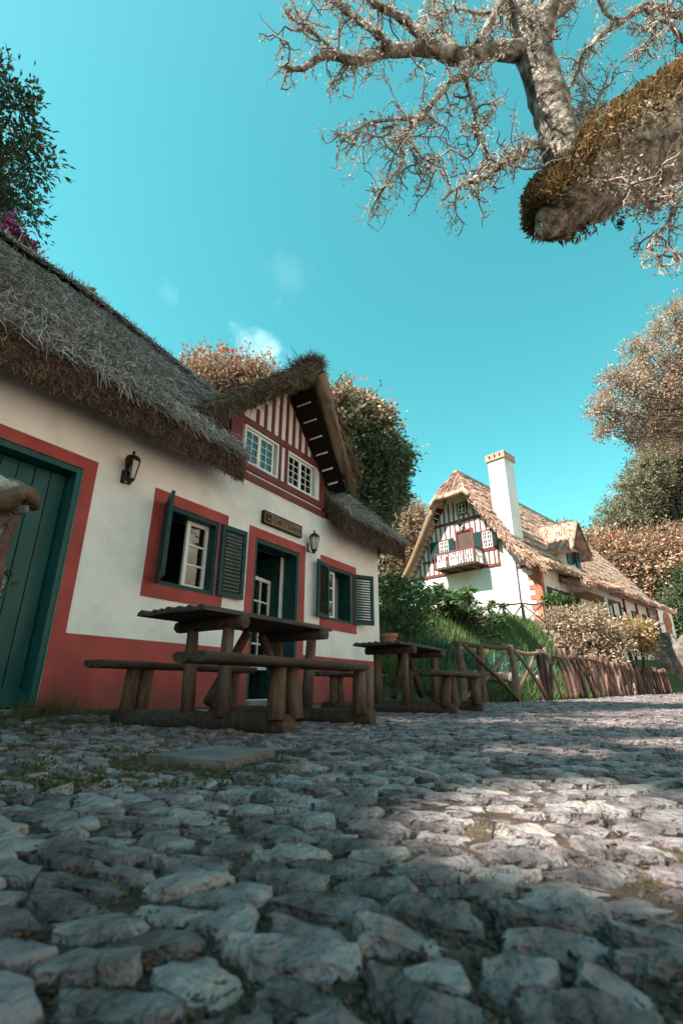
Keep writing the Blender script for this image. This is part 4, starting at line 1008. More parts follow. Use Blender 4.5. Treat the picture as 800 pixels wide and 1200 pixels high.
for k in range(19):
    y = 4 + 1.15 + k * .165; z = slope_z(y) - .455; mb = MB(); mb.bar((-.5, y, z), (-.05, y, z), .075, .03, (0, 1, -1.6)); mb.build('batten', 'white_paint', H2, local=True)
# roof dormer
dm = p2('dormer', 'plaster2', (5.0, .55, 3.6), (6.9, 2.2, 5.0))
p2('dormer_shutter', 'green_shutter', (5.05, .48, 3.9), (5.62, .549, 4.85), dm); p2('dormer_shutter', 'green_shutter', (6.3, .48, 3.9), (6.85, .549, 4.85), dm); p2('pane', 'glass_dark', (5.64, .52, 3.95), (6.28, .549, 4.8), dm)
def dfn(x, y): d = abs(x - 5.95); return 6.5 - d * 1.35 + .1 * math.sin(d * 14) + .25 * (y - .2) * .2
P_, _, _2 = thatch_field('dormer_thatch', dfn, 4.55, 7.35, -.05, 3.0, .12, .3, 'thatch_far', H2, lambda x, y: dfn(x, y) > roof2(x, y) - .25, disp=.05)
P, Q, w = thatch_strands(dfn, 4.55, 7.35, -.05, 2.4, 900, lambda x, y: dfn(x, y) > roof2(x, y), .2, .4, .04, .05, .3); ribbons('thatch_straw', P, Q, w, 'straw_far', dm)
mb = MB(); mb.bar((5.95, -.07, 6.35), (7.25, -.07, 4.6), .18, .06, (0, 1, 0)); mb.bar((5.95, -.06, 6.35), (4.65, -.06, 4.6), .18, .06, (0, 1, 0)); mb.build('bargeboard', 'log_wood', dm, local=True)
# verandah: bulging thatch canopy, posts, floor, balustrade, arched brick niche
def canopy(x, y): e = (x - 2.1) / 1.2; return 2.25 + (y + 1.25) * .62 + .06 * (x - 2.1) - (.4 * (1 - min(1, max(0, e))) ** 2)
can, c0_, c1_ = thatch_field('canopy', canopy, 2.1, 8.2, -1.25, .3, .10, .24, 'thatch_far', H2, lambda x, y: y > -1.25 + .9 * max(0, 1 - (x - 2.1) / 1.1) ** 2 + .9 * max(0, (x - 6.6) / 1.6) ** 2, disp=.06)
P, Q = fringe(c0_, c1_, 90, .24, .06, .2, .6, lambda p: p.y < 0); ribbons('eave_straw', P, Q, .03 + .02 * rng.random(len(P)), 'straw_far', can)
P, Q, w = thatch_strands(canopy, 2.2, 8, -1.2, .2, 2600, lambda x, y: y > -1.2 + .9 * max(0, 1 - (x - 2.1) / 1.1) ** 2, .2, .45, .04, .06, .25); ribbons('thatch_straw', P, Q, w, 'straw_far', can)
p2('canopy_ceiling', 'sign_wood', (2.9, -.95, 1.86), (7.6, -.01, 1.9))
p2('canopy_post', 'white_paint', (5.3, -1.0, -1.2), (5.42, -.88, 1.88)); p2('canopy_post', 'red_timber', (7.4, -1.0, -1.2), (7.5, -.9, 1.9))
vf = p2('verandah_floor', 'brick', (7.6, -.68, .10), (16.55, -.002, .26)); p2('verandah_base', 'plaster2', (7.7, -.6, -2.6), (16.5, -.003, .099))
for x in (9.6, 11.9, 14.2, 16.3): p2('verandah_post', 'red_timber', (x, -.62, .261), (x + .11, -.51, 2.38), vf)
p2('beam', 'red_timber', (7.6, -.625, 2.381), (16.58, -.505, 2.48), vf)
for z in (.44, 1.16): p2('rail', 'red_timber', (7.7, -.60, z), (16.5, -.53, z + .08), vf)
for x in np.arange(7.85, 16.4, .32): p2('baluster', 'red_timber', (x, -.595, .521), (x + .07, -.535, 1.159), vf)
for x in (8.6, 10.6, 12.8, 15.0): mb = MB(); frame_mb(mb, x, x + .8, .95, 2.1, -.06, -.002, .1); o = mb.build('window', 'red_timber', H2, local=True); p2('pane', 'glass_dark', (x + .1, -.02, 1.05), (x + .7, -.004, 2.0), o)
pier = p2('end_wall', 'plaster2', (16.6, -0.560, -2.6), (LEN - .1, -.02, 2.6))
AX = 18.6
arch = p2('arch_back', 'brick_dark', (AX - .75, -0.580, .2), (AX + .75, -0.562, 1.6), pier)
p2('arch_back', 'brick_dark', (AX - .62, -0.582, 1.601), (AX + .62, -0.563, 2.2), pier)
for r_ in range(10):
    hw = .74 if r_ < 7 else (.66, .5, .3)[r_ - 7]; off = .25 * (r_ % 2); x = AX - hw + off * .5
    while x < AX + hw - .1:
        w_ = min(.45, AX + hw - x); p2('brick', 'brick', (x, -0.610, .22 + r_ * .2), (x + w_, -0.583, .22 + r_ * .2 + .165), pier); x += .49
for k in range(11):
    a = math.pi * (k + .5) / 11; cx, cz = AX + .88 * math.cos(a), 1.6 + .78 * math.sin(a); mb = MB()
    mb.box((-.11, -0.620, -.12), (.11, -0.561, .12)); mtx = Matrix.Translation((cx, 0, cz)) @ Matrix.Rotation(-(a - math.pi / 2), 4, 'Y'); mb.v = [tuple(mtx @ Vector(v)) for v in mb.v]; mb.build('brick', 'brick', pier, local=True)

# ------------------------------------------------------------------ dry stone walls and boulders
def rubble_wall(label, path, h, depth, size, name='dry_stone_wall', material='rubble'):
    o0 = Vector(path[0]); r = thing(name, label, 'wall', tuple(o0))
    P = smooth_path(path, 6); L = [0]
    for a, b in zip(P, P[1:]): L.append(L[-1] + (b - a).length)
    rows = int(h / (size * .62)); cnt = 0
    mes = []
    for i in range(10):
        mb = MB(); bm = bmesh.new(); bmesh.ops.create_icosphere(bm, subdivisions=1, radius=.5)
        for v in bm.verts: v.co *= 1 + .28 * noise.noise(v.co * 2.3 + Vector((i * 7, 0, 0))); v.co.z = max(-.42, min(.42, v.co.z))
        me = bpy.data.meshes.new('stone'); bm.to_mesh(me); bm.free(); me.materials.append(MATS[material]); mes.append(me)
    for j in range(rows):
        s = random.uniform(0, size)
        while s < L[-1]:
            w = size * random.uniform(.7, 1.7); t = min(s + w / 2, L[-1]); k = max(i for i in range(len(L)) if L[i] <= t); k = min(k, len(P) - 2)
            f = (t - L[k]) / max(1e-6, L[k + 1] - L[k]); p = P[k].lerp(P[k + 1], f); d = (P[k + 1] - P[k]).normalized()
            if cnt < 300:
                o = link('stone', random.choice(mes), None, r); o.location = p - o0 + Vector((random.uniform(-.03, .03), random.uniform(-.04, .04), (j + .45) * h / rows))
                o.rotation_euler = (random.uniform(-.15, .15), random.uniform(-.15, .15), math.atan2(d.y, d.x)); o.scale = (w * 1.12, depth, h / rows * 1.35); cnt += 1
            s += w
    return r
def tp(x, off, dz=0): y = fence_y(x) + off; return Vector((x, y, terrain(x, y) + dz))
rubble_wall('low dry stone edging behind the crossed poles of the fence', [tp(9.0, .62, -.12), tp(11, .62, -.12), tp(13.5, .66, -.12)], .42, .3, .24)
rubble_wall('mossy dry stone terrace wall under the bleached railing', [at(566, 766, 17.2), at(600, 764, 17.9), at(640, 764, 18.6), at(690, 772, 20)], .85, .5, .34)
bw = thing('boulder_wall', 'rough grey rock retaining wall at the end of the fence', 'wall', tuple(at(790, 806, 30)))
for (px, py, d, rx_, ry_, rz_) in ((768, 786, 30, .9, 1.0, 1.5), (790, 780, 30.5, 1.3, 1.2, 1.9), (812, 782, 30, 1.2, 1.2, 1.8), (778, 772, 32, 1.3, 1, 1.4), (840, 784, 30, 1.5, 1.2, 1.7), (756, 790, 31, .8, .8, 1.2)):
    bm = bmesh.new(); bmesh.ops.create_icosphere(bm, subdivisions=3, radius=1)
    for v in bm.verts: v.co *= 1 + .32 * noise.fractal(v.co * 1.3 + Vector((px, 0, 0)), 1, 2, 4); v.co = Vector((v.co.x * rx_, v.co.y * ry_, v.co.z * rz_))
    me = bpy.data.meshes.new('rock'); bm.to_mesh(me); bm.free(); o = link('rock', me, 'boulder', bw); o.location = at(px, py, d) - bw.location

# ------------------------------------------------------------------ vegetation
def bush(name, label, cat, blobs, material, leaf, per_area, clump_r, lp, inner=.5, wr=.5, base=None, trunk=True, extra=None, group=None, bark='bark_dark', zsq=1, tr=None, gaps=None):
    c0 = Vector(blobs[0][0]); b = Vector(base) if base is not None else Vector((c0.x, c0.y, terrain(c0.x, c0.y)))
    r = thing(name, label, cat, tuple(b), 0, group)
    C, D = clumps(blobs, per_area, clump_r, lp, inner, zsq)
    if gaps:      # openings in the crown through which the sun reaches the lane in patches
        sd = np.array(sun_dir); g = C[:, :2] - sd[None, :2] * (C[:, 2:3] / sd[2]); keep = np.ones(len(C), bool)
        for gx, gy, gr in gaps:
            dx, dy = g[:, 0] - gx, g[:, 1] - gy; u = dx * FH.x + dy * FH.y; v = dx * RT.x + dy * RT.y
            keep &= (u / (gr * .62 + .22)) ** 2 + (v / (gr * 1.25 + .24)) ** 2 > (.8 + .4 * rng.random(len(C))) ** 2
        C, D = C[keep], D[keep]
    L = leaf * (.6 + .8 * rng.random(len(C)))
    leaf_mesh('crown' if cat == 'tree' else 'foliage', C, D, L, wr, material, r, b, 'stuff')
    if extra:
        em, frac, ez, sz = extra  # blooms and tip leaves, also the evergreen's paler leaves that stand for sun
        k = rng.random(len(C)) < frac * np.clip((C[:, 2] - ez[0]) / max(.01, ez[1] - ez[0]), 0, 1)
        if k.sum() > 3: leaf_mesh('flowers_and_tips', C[k] + D[k] * .08, D[k], sz * (.7 + .6 * rng.random(k.sum())), .8, em, r, b, 'stuff')
    if trunk:
        mb = MB()
        fork = b
        if cat == 'tree':      # one bole up to a fork, then a limb into every part of the crown
            mc = sum((Vector(c) for c, _ in blobs), Vector()) / len(blobs); fork = b.lerp(mc, .5) + jit(.2); tt = max(.12, .045 * (mc.z - b.z))
            mb.tube(smooth_path([b - UPV * .3, b.lerp(fork, .5) + jit(.12), fork], 5), lerp_list([tt * 1.3, tt, tt * .8], 11), 10, .2, 1)
        for i, (c, rr) in enumerate(blobs):
            c = Vector(c); rz = rr[2] if hasattr(rr, '__len__') else rr; q = fork + Vector((random.gauss(0, .08), random.gauss(0, .08), 0)); tb_ = fork
            h = max(.3, (c.z - b.z)); t0 = tr or max(.03, min(.35, .035 * h))
            mb.tube(smooth_path([q - UPV * .1, tb_.lerp(c, .35) + jit(.05 * h) + UPV * .05 * h, tb_.lerp(c, .7) + jit(.05 * h), c + UPV * rz * .3], 4), lerp_list([t0, t0 * .7, t0 * .45, t0 * .15], 13), 7, .2, i)
            for j in range(5):
                u = Vector((random.gauss(0, 1), random.gauss(0, 1), random.gauss(.3, .7))).normalized(); e = c + Vector((u.x * (rr[0] if hasattr(rr, '__len__') else rr), u.y * (rr[1] if hasattr(rr, '__len__') else rr), u.z * rz)) * .6
                s = tb_.lerp(c, random.uniform(.45, .95)); mb.tube(smooth_path([s, s.lerp(e, .5) + jit(.02 * h), e], 3), lerp_list([t0 * .35, t0 * .22, t0 * .06], 7), 5)
        mb.build('trunk', bark, r)
    return r
def bl_(px, py, d, r, k=(1, 1, 1)):
    rr = r * d / FPX; return (tuple(at(px, py, d)), (rr * k[0], rr * k[1], rr * k[2]))
# upper left tree on the hill behind the near cottage
bush('broadleaf_tree', 'dark broadleaf tree rising at the top left behind the thatched roof', 'tree', [bl_(-30, 150, 12, 72, (1, 1, 1.1)), bl_(18, 130, 11.6, 34), bl_(30, 190, 12, 32), bl_(-10, 230, 11.6, 50), bl_(20, 238, 11.4, 26, (1.2, 1.2, .6)), bl_(-90, 230, 12, 80), bl_(-10, 85, 12, 30)], 'leaf_dark', .15, 6.5, .30, 17, .3, .4, base=(-2.6, 9, 1.4), tr=.07)
bush('bougainvillea', 'magenta bougainvillea spilling over the ridge under the dark tree', 'flower bush', [bl_(20, 284, 10.2, 15), bl_(34, 300, 10.2, 11), bl_(5, 268, 10.3, 16)], 'leaf_dark', .10, 22, .16, 14, .3, .6, extra=('leaf_pink', .55, (-50, -40), .11), base=(.6, 5.9, .3))
bush('ridge_plant', 'small yellow leaved plant growing out of the thatched ridge', 'plant', [bl_(96, 346, 9.35, 11)], 'leaf_yellow', .09, 60, .09, 18, .2, .6, base=tuple(at(95, 356, 9.35)), trunk=False)
P, Q = [], []
for i in range(60):
    x = random.uniform(1.5, 6); b0 = Vector((x, 2.55, RZ - .115 * max(0, x - 3.0) + .1))
    if noise.noise(Vector((x * 2, 0, 3))) < -.1: continue
    for j in range(5): P.append(b0 + jit(.02)); Q.append(b0 + Vector((random.gauss(0, .06), random.gauss(0, .06), random.uniform(.06, .2))))
o = ribbons('ridge_weeds', np.array(P), np.array(Q), .014, 'leaf_shrub', roof)
# blushing shrub left of the dormer and the tall evergreen right of it
bush('blushing_tree', 'pale shrubby tree with reddish tips showing over the roof left of the dormer', 'tree', [bl_(262, 450, 15.5, 40, (1.2, 1, .85)), bl_(232, 446, 15.6, 24), bl_(300, 456, 15.4, 32), bl_(335, 470, 15.5, 24)], 'leaf_tan', .10, 34, .22, 22, .6, .5, extra=('leaf_red', .07, (7.0, 8.4), .10))
bush('evergreen_tree', 'dense tall evergreen with pale blushed leaves for its sunlit top, standing behind the dormer', 'tree', [bl_(400, 500, 16.5, 42), bl_(425, 500, 16.5, 32), bl_(436, 540, 16.5, 40), bl_(418, 600, 16.5, 42), bl_(450, 574, 17, 26), bl_(460, 545, 17, 19), bl_(385, 560, 16.5, 50), bl_(412, 640, 17, 30), bl_(468, 580, 17.4, 10)], 'leaf_evergreen', .15, 26, .26, 26, .70, .36, extra=('leaf_blush', .75, (7.7, 9.3), .13))  # extra blushed leaves up high put sunlight into the crown colour
bush('dry_bush', 'pale dry feathery bush glowing between the evergreen and the far cottage', 'bush', [bl_(482, 620, 33, 27, (1, 1, 1.2)), bl_(468, 650, 33, 24), bl_(496, 650, 33.5, 22), bl_(460,680,33,26)], 'leaf_tan', .24, 14, .4, 22, .5, .35)
# trees on the right
bush('oak_tree', 'big brown leaved oak hanging in from the right over the far cottage', 'tree', [bl_(770, 470, 20, 58, (1.1, 1.1, .75)), bl_(735, 450, 20, 30), bl_(712, 470, 20, 20), bl_(752, 425, 20, 24), bl_(800, 430, 20, 55), bl_(790, 365, 20, 18), bl_(700, 480, 20, 11), bl_(718, 440, 20, 12), bl_(745, 405, 20, 14), bl_(770, 385, 20, 13), bl_(705, 505, 20, 10), bl_(740, 515, 20, 14), bl_(722, 490, 20, 28, (1.2, 1, .7)), bl_(860, 460, 20, 85), bl_(805, 385, 20, 40), bl_(900, 380, 20, 70), bl_(765, 505, 20, 36, (1.2, 1, .6)), bl_(950, 520, 20, 80)], 'leaf_oak', .105, 8, .27, 20, .12, .5, base=(19.5, -14.5, 3), bark='bark_dark', tr=.055)
con = [bl_(728 + 66 * t + random.uniform(-5, 5), 618 - 128 * t + random.uniform(-3, 3), 50, 24 - 9 * t, (1.9, 1.6, .26)) for t in np.linspace(0, 1, 10)] + [bl_(795 + random.uniform(-8, 20), 480 + 16 * k, 51, 38, (1.3, 1, .28)) for k in range(9)] + [bl_(748 + 9 * k, 610 - 13 * k, 50.5, 20, (2, 1.2, .22)) for k in range(8)]
bush('conifer_tree', 'tiered grey green conifer beyond the roof end of the far cottage', 'tree', con, 'leaf_conifer', .30, 5, .5, 22, .2, .3, base=(60, -9, 3))
bush('flowering_hedge', 'tall flowering hedge with red blooms past the right end of the far cottage', 'hedge', [bl_(712, 652, 47, 26), bl_(735, 656, 47, 30), bl_(765, 652, 47, 30), bl_(795, 650, 47, 34), bl_(720, 668, 47, 36), bl_(752, 690, 46, 42), bl_(780, 700, 46, 40), bl_(700, 650, 47, 20), bl_(760, 660, 47, 30), bl_(800, 680, 46, 40), bl_(745, 730, 46, 40), bl_(660, 630, 48, 14)], 'leaf_blush', .34, 5, .8, 22, .7, .5, extra=('leaf_red', .022, (0, .1), .34))
bush('dark_shrub', 'dark green shrub in shade behind the rock wall at the right edge', 'bush', [bl_(792, 735, 40, 26), bl_(815, 720, 40, 36), bl_(800, 690, 43, 26)], 'leaf_evergreen', .3, 7, .6, 24, .6, .5)
bush('pale_bush', 'large pale sunlit bush before the porch of the far cottage', 'bush', [bl_(678, 738, 19.5, 32, (1, 1, .8)), bl_(655, 732, 20, 18), bl_(708, 748, 19.2, 24), bl_(640, 740, 19.5, 14), bl_(690, 770, 19, 30), bl_(660, 770, 19, 24), bl_(700, 722, 20.2, 12)], 'leaf_tan', .14, 16, .26, 22, .45, .45, bark='bark_pale')
bush('yellowish_bush', 'small yellow green bush beside the verandah railing of the far cottage', 'bush', [bl_(738, 742, 20.5, 22, (1.2, 1, .8)), bl_(752, 752, 20.5, 14)], 'leaf_yellow', .16, 14, .26, 18, .4, .35, extra=('leaf_tan', .6, (-9, -8), .15))
bush('light_bush', 'light green bush under the shuttered window of the far cottage', 'bush', [bl_(648, 706, 21.4, 11), bl_(664, 710, 21.4, 9)], 'leaf_green', .14, 22, .2, 20, .5, .5)
for (px, py, d, r, lab) in ((610, 752, 17.8, 12, 'trailing plant over the terrace wall beneath the railing posts'), (570, 756, 17, 12, 'low green plant at the left end of the terrace wall'), (640, 758, 18.5, 15, 'trailing plant at the right end of the terrace wall')):
    bush('trailing_plant', lab, 'plant', [bl_(px, py, d, r, (1.5, 1.2, .7))], 'leaf_green' if r < 15 else 'leaf_tan', .12, 30, .15, 18, .4, .5, trunk=False)
# leggy shrubs with leaf rosettes on the bank
def rosette_shrub(base, tips, label, leaf=.26, n=26, material='leaf_shrub'):
    b = Vector(base); b.z = terrain(b.x, b.y); r = thing('rosette_shrub', label, 'shrub', tuple(b), 0, 'leggy shrubs on the bank')
    mb = MB(); C, D, L = [], [], []
    for t in tips:
        t = Vector(t); k = b.lerp(t, .45) + jit(.12); mb.tube(smooth_path([b + jit(.05) - UPV * .05, k, t], 5), lerp_list([.035, .024, .014], 11), 6, .2)
        for i in range(n):
            u = Vector((random.gauss(0, 1), random.gauss(0, 1), random.gauss(.35, .6))).normalized(); l = leaf * random.uniform(.6, 1.15)
            C.append(t + u * l * .5 - UPV * l * .12); D.append(u - UPV * .15); L.append(l)
    mb.build('stem', 'bark_dark', r); leaf_mesh('foliage', np.array(C), np.array(D), np.array(L), .24, material, r, b, 'stuff')
def tips(px0, px1, py0, py1, d, k): return [at(random.uniform(px0, px1), random.uniform(py0, py1), d + random.uniform(-.7, .7)) for _ in range(k)]
rosette_shrub(at(490, 752, 13.5), [at(452, 690, 13), at(468, 690, 13.2), at(462, 700, 12.8), at(492, 695, 13.4), at(486, 712, 13.4), at(476, 706, 13.2), at(500, 704, 13.5), at(455, 706, 12.9), at(478, 688, 13.4)], 'leggy shrub with broad leaf rosettes nearest the near cottage corner', .38, 36)
rosette_shrub(at(524, 750, 14), tips(505, 550, 690, 722, 14, 22), 'middle leggy shrub with spiky rosettes on the bank', .35, 32)
rosette_shrub(at(545, 752, 14.3), tips(525, 592, 704, 750, 14.3, 56), 'bushy shrub on the bank left of the bleached railing', .23, 26)
rosette_shrub(at(505, 748, 14.6), tips(478, 522, 700, 742, 14.6, 22), 'thin stemmed shrub between the two spiky shrubs', .23, 22)
# strap leaved clumps behind the fence
for i, (px, py, d, w_, lab) in enumerate(((532, 775, 10.6, .5, 'blue green strap leaved clump right of the further table'), (556, 772, 11.2, .6, 'blue green strap leaved clump behind the middle fence post'), (600, 776, 12.6, .6, 'blue green strap leaved clump left of the leaning sticks'), (620, 780, 12.9, .5, 'small strap leaved clump against the first leaning sticks'), (505, 782, 10.2, .45, 'strap leaved clump seen over the bench of the further table'))):
    p = at(px, py, d); p.z = terrain(p.x, p.y); r = thing('strap_plant', lab, 'plant', tuple(p), 0, 'strap leaved clumps behind the fence')
    n = 240; a = rng.random(n) * 6.28; s = rng.random(n) * w_; P = np.stack([p.x + np.cos(a) * s, p.y + np.sin(a) * s, np.full(n, p.z)], 1)
    Q = P + np.stack([np.cos(a) * .28 * rng.random(n) + rng.normal(size=n) * .12, np.sin(a) * .28 * rng.random(n) + rng.normal(size=n) * .12, .28 + .3 * rng.random(n)], 1)
    ribbons('strap_leaves', P, Q, .03, 'leaf_blue', r, np.array(p), mid=np.tile([0, 0, .08], (n, 1)))
# grass over the bank
n = 52000; x = 8.3 + 18 * rng.random(n) ** 1.5; off = .12 + 5.5 * rng.random(n) ** 1.3
P = np.array([(a, fence_y(a) + o, 0) for a, o in zip(x, off)])
P = P[np.array([not (p[0] < 8.4 and p[1] > -.1) for p in P])]; P[:, 2] = [terrain(p[0], p[1]) - .02 for p in P]; n = len(P)
hgt = np.array([.10 + .24 * max(0, .5 + noise.noise(Vector((p[0] * .9, p[1] * .9, 0)))) for p in P]) * (.6 + .7 * rng.random(n))
Q = P + np.stack([rng.normal(size=n) * .08, rng.normal(size=n) * .08, hgt], 1)
k = rng.random(n) < .14; ribbons('dry_stems', P[k], P[k] + (Q[k] - P[k]) * 1.25, .008 + .008 * rng.random(k.sum()), 'dry_stem', ground, taper=.1)
ribbons('bank_grass', P, Q, .012 + .012 * rng.random(n), 'grass', ground, taper=.1)
C, D = clumps([(tuple(at(449, 700, 11.5)), (.7, 1.2, .6)), (tuple(at(452, 740, 11)), (.5, 1.2, .5)), ((9.5, 2.5, 1.9), (1.5, 1.5, .4)), ((11.5, 2.8, 2.0), (1.5, 1.5, .4))], 30, .2, 10, .6)
leaf_mesh('bank_herbs', C, D, .06 + .08 * rng.random(len(C)), .6, 'leaf_shrub', ground, kind='stuff')

# ------------------------------------------------------------------ the bare mossy tree overhead
tb = Vector((5.3, -7.6, 0))
bt = thing('bare_tree', 'bare lichen covered tree with a thick mossy limb reaching in overhead at the right', 'tree', tuple(tb))
limb = [tb - UPV * .2, tb + Vector((-.1, .1, 1.6)), tb + Vector((-.1, .3, 3.0)), at(930, 85, 4.75), at(850, 125, 4.45), at(770, 168, 4.3), at(700, 214, 4.2), at(655, 248, 4.15), at(634, 276, 4.12)]
mb = MB(); lp = smooth_path(limb, 7); mb.tube(lp, lerp_list([.60, .50, .46, .44, .42, .385, .31, .20, .05], len(lp)), 26, .20, 2); mb.tube([lp[-1] + (lp[-2] - lp[-1]) * .4, lp[-1], lp[-1] + (lp[-1] - lp[-2]) * .5 - UPV * .03], [.07, .05, .01], 14, .5, 4); mb.build('trunk', 'bark_pale', bt)
bough = [at(672, 215, 4.2), at(655, 160, 4.25), at(637, 100, 4.3), at(622, 50, 4.35), at(606, 5, 4.45), at(585, -60, 4.6), at(560, -140, 4.8)]
def bg_branch(pts, rs, seed, n=10, rough=.22, name='bough', per=5):
    mb = MB(); pp = smooth_path(pts, per); mb.tube(pp, lerp_list(rs, len(pp)), n, rough, seed); mb.build(name, 'bark_pale', bt); return pp
SK = []
SK.append((bg_branch(bough, [.185, .165, .15, .15, .12, .10, .08], 3, 16), .05))
SK.append((bg_branch([at(628, 62, 4.33), at(640, 20, 4.3), at(652, -30, 4.3), at(668, -110, 4.4)], [.11, .10, .085, .06], 4, 12), .05))
def Z(pts, d0, d1): n = len(pts) - 1; return [at(x / 1.538 + 280, y / 1.538, d0 + (d1 - d0) * i / n) for i, (x, y) in enumerate(pts)]
for i, (pts, d0, d1, r0, r1) in enumerate((
    ([(525, 92), (450, 97), (400, 96), (345, 78), (285, 82), (245, 98), (205, 120), (150, 112), (115, 130), (80, 120)], 4.33, 4.0, .085, .014),
    ([(350, 80), (320, 55), (285, 25), (245, 5), (215, -30)], 4.2, 4.3, .05, .03),
    ([(270, 84), (235, 62), (205, 35), (175, 15), (150, -20)], 4.1, 4.3, .04, .02),
    ([(405, 98), (402, 130), (380, 160), (345, 190), (330, 212), (305, 235), (288, 262), (285, 300), (255, 345)], 4.25, 3.9, .034, .008),
    ([(404, 130), (418, 180), (428, 215), (424, 250)], 4.2, 4.1, .02, .007),
    ([(330, 212), (285, 218), (240, 214), (205, 238)], 4.05, 4.0, .02, .007), ([(300, 240), (330, 270), (360, 300)], 4.0, 3.95, .016, .006),
    ([(552, 262), (520, 262), (495, 275), (470, 305), (440, 328), (400, 340), (365, 362)], 4.2, 3.8, .035, .007),
    ([(470, 305), (455, 290), (440, 240)], 4.0, 3.9, .014, .005), ([(430, 82), (452, 45), (470, 10), (480, -30)], 4.25, 4.4, .04, .025),
    ([(395, 95), (370, 60), (352, 20), (345, -20)], 4.25, 4.5, .032, .02), ([(225, 105), (190, 95), (140, 70), (110, 40), (90, -5)], 4.05, 4.1, .022, .008), ([(480, 10), (440, 18), (400, 10), (360, 25)], 4.35, 4.2, .018, .006),
    ([(830, 30), (780, 18), (735, 15), (690, 40), (645, 65), (625, 100), (608, 125), (600, 160), (590, 200)], 5.2, 4.6, .045, .010), ([(735, 15), (745, 50), (735, 90)], 5, 4.9, .028, .014),
    ([(690, 40), (660, 20), (640, -20)], 4.9, 4.9, .022, .01), ([(850, 330), (790, 350), (745, 372), (725, 355), (700, 330)], 4.0, 3.7, .022, .006), ([(790, 350), (770, 400), (745, 440), (760, 480)], 3.9, 3.7, .014, .005),
    ([(540, 90), (555, 40), (590, 10), (625, -30)], 4.3, 4.6, .05, .03), ([(600, 230), (625, 210), (640, 190), (655, 160)], 4.5, 4.7, .02, .006), ([(560, 200), (600, 215), (640, 200)], 4.4, 4.6, .018, .005),
    ([(830, 110), (790, 60), (760, 40), (720, 60)], 5.1, 4.9, .03, .01))):
    pts = Z(pts, d0, d1); pts = [p + jit(.02) if 0 < k < len(pts) - 1 else p for k, p in enumerate(pts)]
    n = len(pts); SK.append((bg_branch(pts, list(np.linspace(r0, r1, n)), 10 + i, 8, .3, 'bough', 4), r1))
TP, TQ, LP = [], [], []
tw = MB()
def twig(p, d, L, r, depth):
    pts = [p]; n = 5; d = d.normalized()
    for i in range(n):
        d = (d + jit(.38) + UPV * random.uniform(-.16, .08)).normalized(); pts.append(pts[-1] + d * L / n)
    tw.tube(pts, list(np.linspace(r, r * .45, n + 1)), 4 if r > .005 else 3, 0, cap=False)
    for q in pts[1:]:
        for _ in range(2): LP.append(q + jit(.02))
    if depth > 0:
        for q in pts[1:]:
            for _ in range(random.choice((1, 1, 2))):
                if random.random() < .62: twig(q, (d + jit(.9)), L * random.uniform(.3, .6), r * .6, depth - 1)
for si, (pp, r1) in enumerate(SK):
    n = len(pp)
    for i in range(2 if si > 1 else 6, n):
        if si < 2 and i < 14: continue
        for _ in range(2 if si > 1 else 1):
            if random.random() < .36: d = (pp[min(i + 1, n - 1)] - pp[i - 1]).normalized(); twig(pp[i], d * .5 + jit(.8) - UPV * .1, random.uniform(.18, .42), random.uniform(.006, .012), 2 if random.random() < .5 else 1)
tw.build('twigs', 'twig', bt, 'stuff')
LP = np.array(LP); sel = rng.random(len(LP)) < .22; LP = LP[sel]
leaf_mesh('lichen', LP + rng.normal(size=LP.shape) * .01, rng.normal(size=LP.shape) + np.array([0, 0, -.6]), .012 + .026 * rng.random(len(LP)) ** 2, .6, 'lichen', bt, tb, 'stuff')
bp_ = np.array([q for pp, _ in SK for q in pp]); bp_ = np.repeat(bp_, 22, 0) + rng.normal(size=(len(bp_) * 22, 3)) * .045
leaf_mesh('lichen', bp_, rng.normal(size=bp_.shape) + np.array([0, 0, -.8]), .018 + .045 * rng.random(len(bp_)) ** 2, .4, 'lichen', bt, tb, 'stuff')
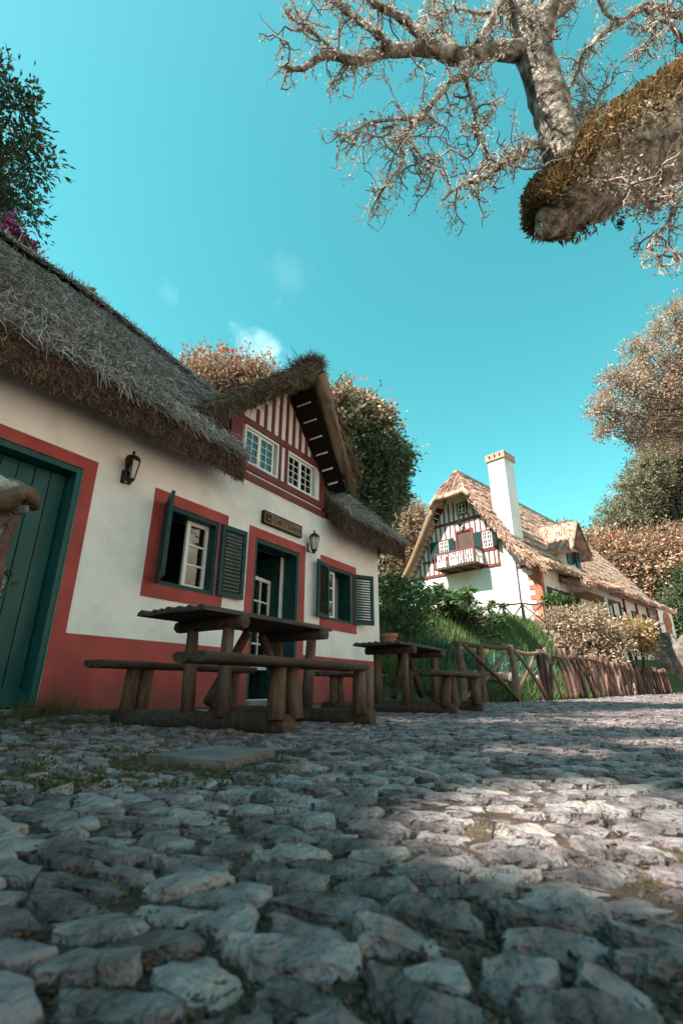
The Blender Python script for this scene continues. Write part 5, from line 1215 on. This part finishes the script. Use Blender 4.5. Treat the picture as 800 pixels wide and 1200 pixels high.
# moss and small ferns on the top of the limb
C, D = [], []
lr = lerp_list([.60, .50, .46, .44, .42, .385, .31, .20, .05], len(lp))
axis_end = len(lp) - 1
for i in range(42000):
    t = random.uniform(.40, .925) * axis_end; k = int(t); f = t - k; p = lp[k].lerp(lp[min(k + 1, axis_end)], f); d = (lp[min(k + 1, axis_end)] - lp[k]).normalized(); r = lr[k]
    sx = d.cross(UPV).normalized(); uy = sx.cross(d).normalized(); a = random.gauss(.05, .78); o = (uy * math.cos(a) + sx * math.sin(a))
    hh = .02 + .16 * random.random() ** 2 * max(0, .55 + noise.noise(p * 3 + o))
    C.append(p + o * (r * .98 + hh)); D.append(o * .8 + jit(.5) - UPV * .25)
leaf_mesh('moss', np.array(C), np.array(D), .025 + .075 * rng.random(len(C)) ** 1.6, .26, 'moss', bt, tb, 'stuff')
C = np.array([at(686 + random.gauss(0, 3), 262 + random.gauss(0, 6), 4.1) for _ in range(30)] + [at(726 + random.gauss(0, 3), 262 + random.gauss(0, 5), 4.0) for _ in range(25)])
leaf_mesh('fern', C, rng.normal(size=C.shape) - np.array([0, 0, .8]), .05 + .03 * rng.random(len(C)), .3, 'leaf_dark', bt, tb, 'stuff')

# ------------------------------------------------------------------ woodland off to the left and across the road, which shades the lane
GAPS = [(*on_z(px, py, .02)[:2], r) for px, py, r in ((515, 962, .12), (690, 925, .12), (670, 992, .12), (575, 945, .06), (785, 985, .04), (430, 905, .08), (640, 880, .10), (800, 870, .2))]
wood = [(-9.5, .3, 0, 13.6, 3), (-10, 3.0, 0, 16.8, 2.8), (-10, 7.6, 0, 25, 2.6), (-10.5, 10.6, 0, 26, 3)]
for i, (x, y, z0, h, r) in enumerate(wood):
    bl = [((x + random.uniform(-.6, .6) * r, y + random.uniform(-.6, .6) * r, terrain(x, y) + h * random.uniform(.45, .93)), (r * .6, r * .6, r * .5)) for _ in range(10)] + [((x, y, terrain(x, y) + h * .72), (r * .8, r * .8, r * .6))]
    bush('woodland_tree', ('shortest woodland tree left of the picture, nearest the lane', 'second shortest woodland tree left of the picture', 'second tallest woodland tree left of the picture', 'tallest woodland tree left of the picture, farthest up the hill')[i], 'tree', bl, 'leaf_dark', .42, (1.5, 2.4, 3, 3, 3)[i], .75, 24, .2, .6, base=(x, y, terrain(x, y)), group='woodland trees to the left', gaps=GAPS)
for i, (x, y, h, r) in enumerate(((14, -16.5, 8.5, 3.6),)):
    bl = [((x + random.uniform(-.6, .6) * r, y + random.uniform(-.6, .6) * r, h * random.uniform(.4, .95) + 1), (r * .6, r * .6, r * .5)) for _ in range(6)]
    bush('roadside_tree', 'brown leaved tree across the road, out of the picture to the right', 'tree', bl, 'leaf_oak', .34, 2.2, .8, 20, .35, .6, base=(x, y, terrain(x, y)), group='trees across the road')
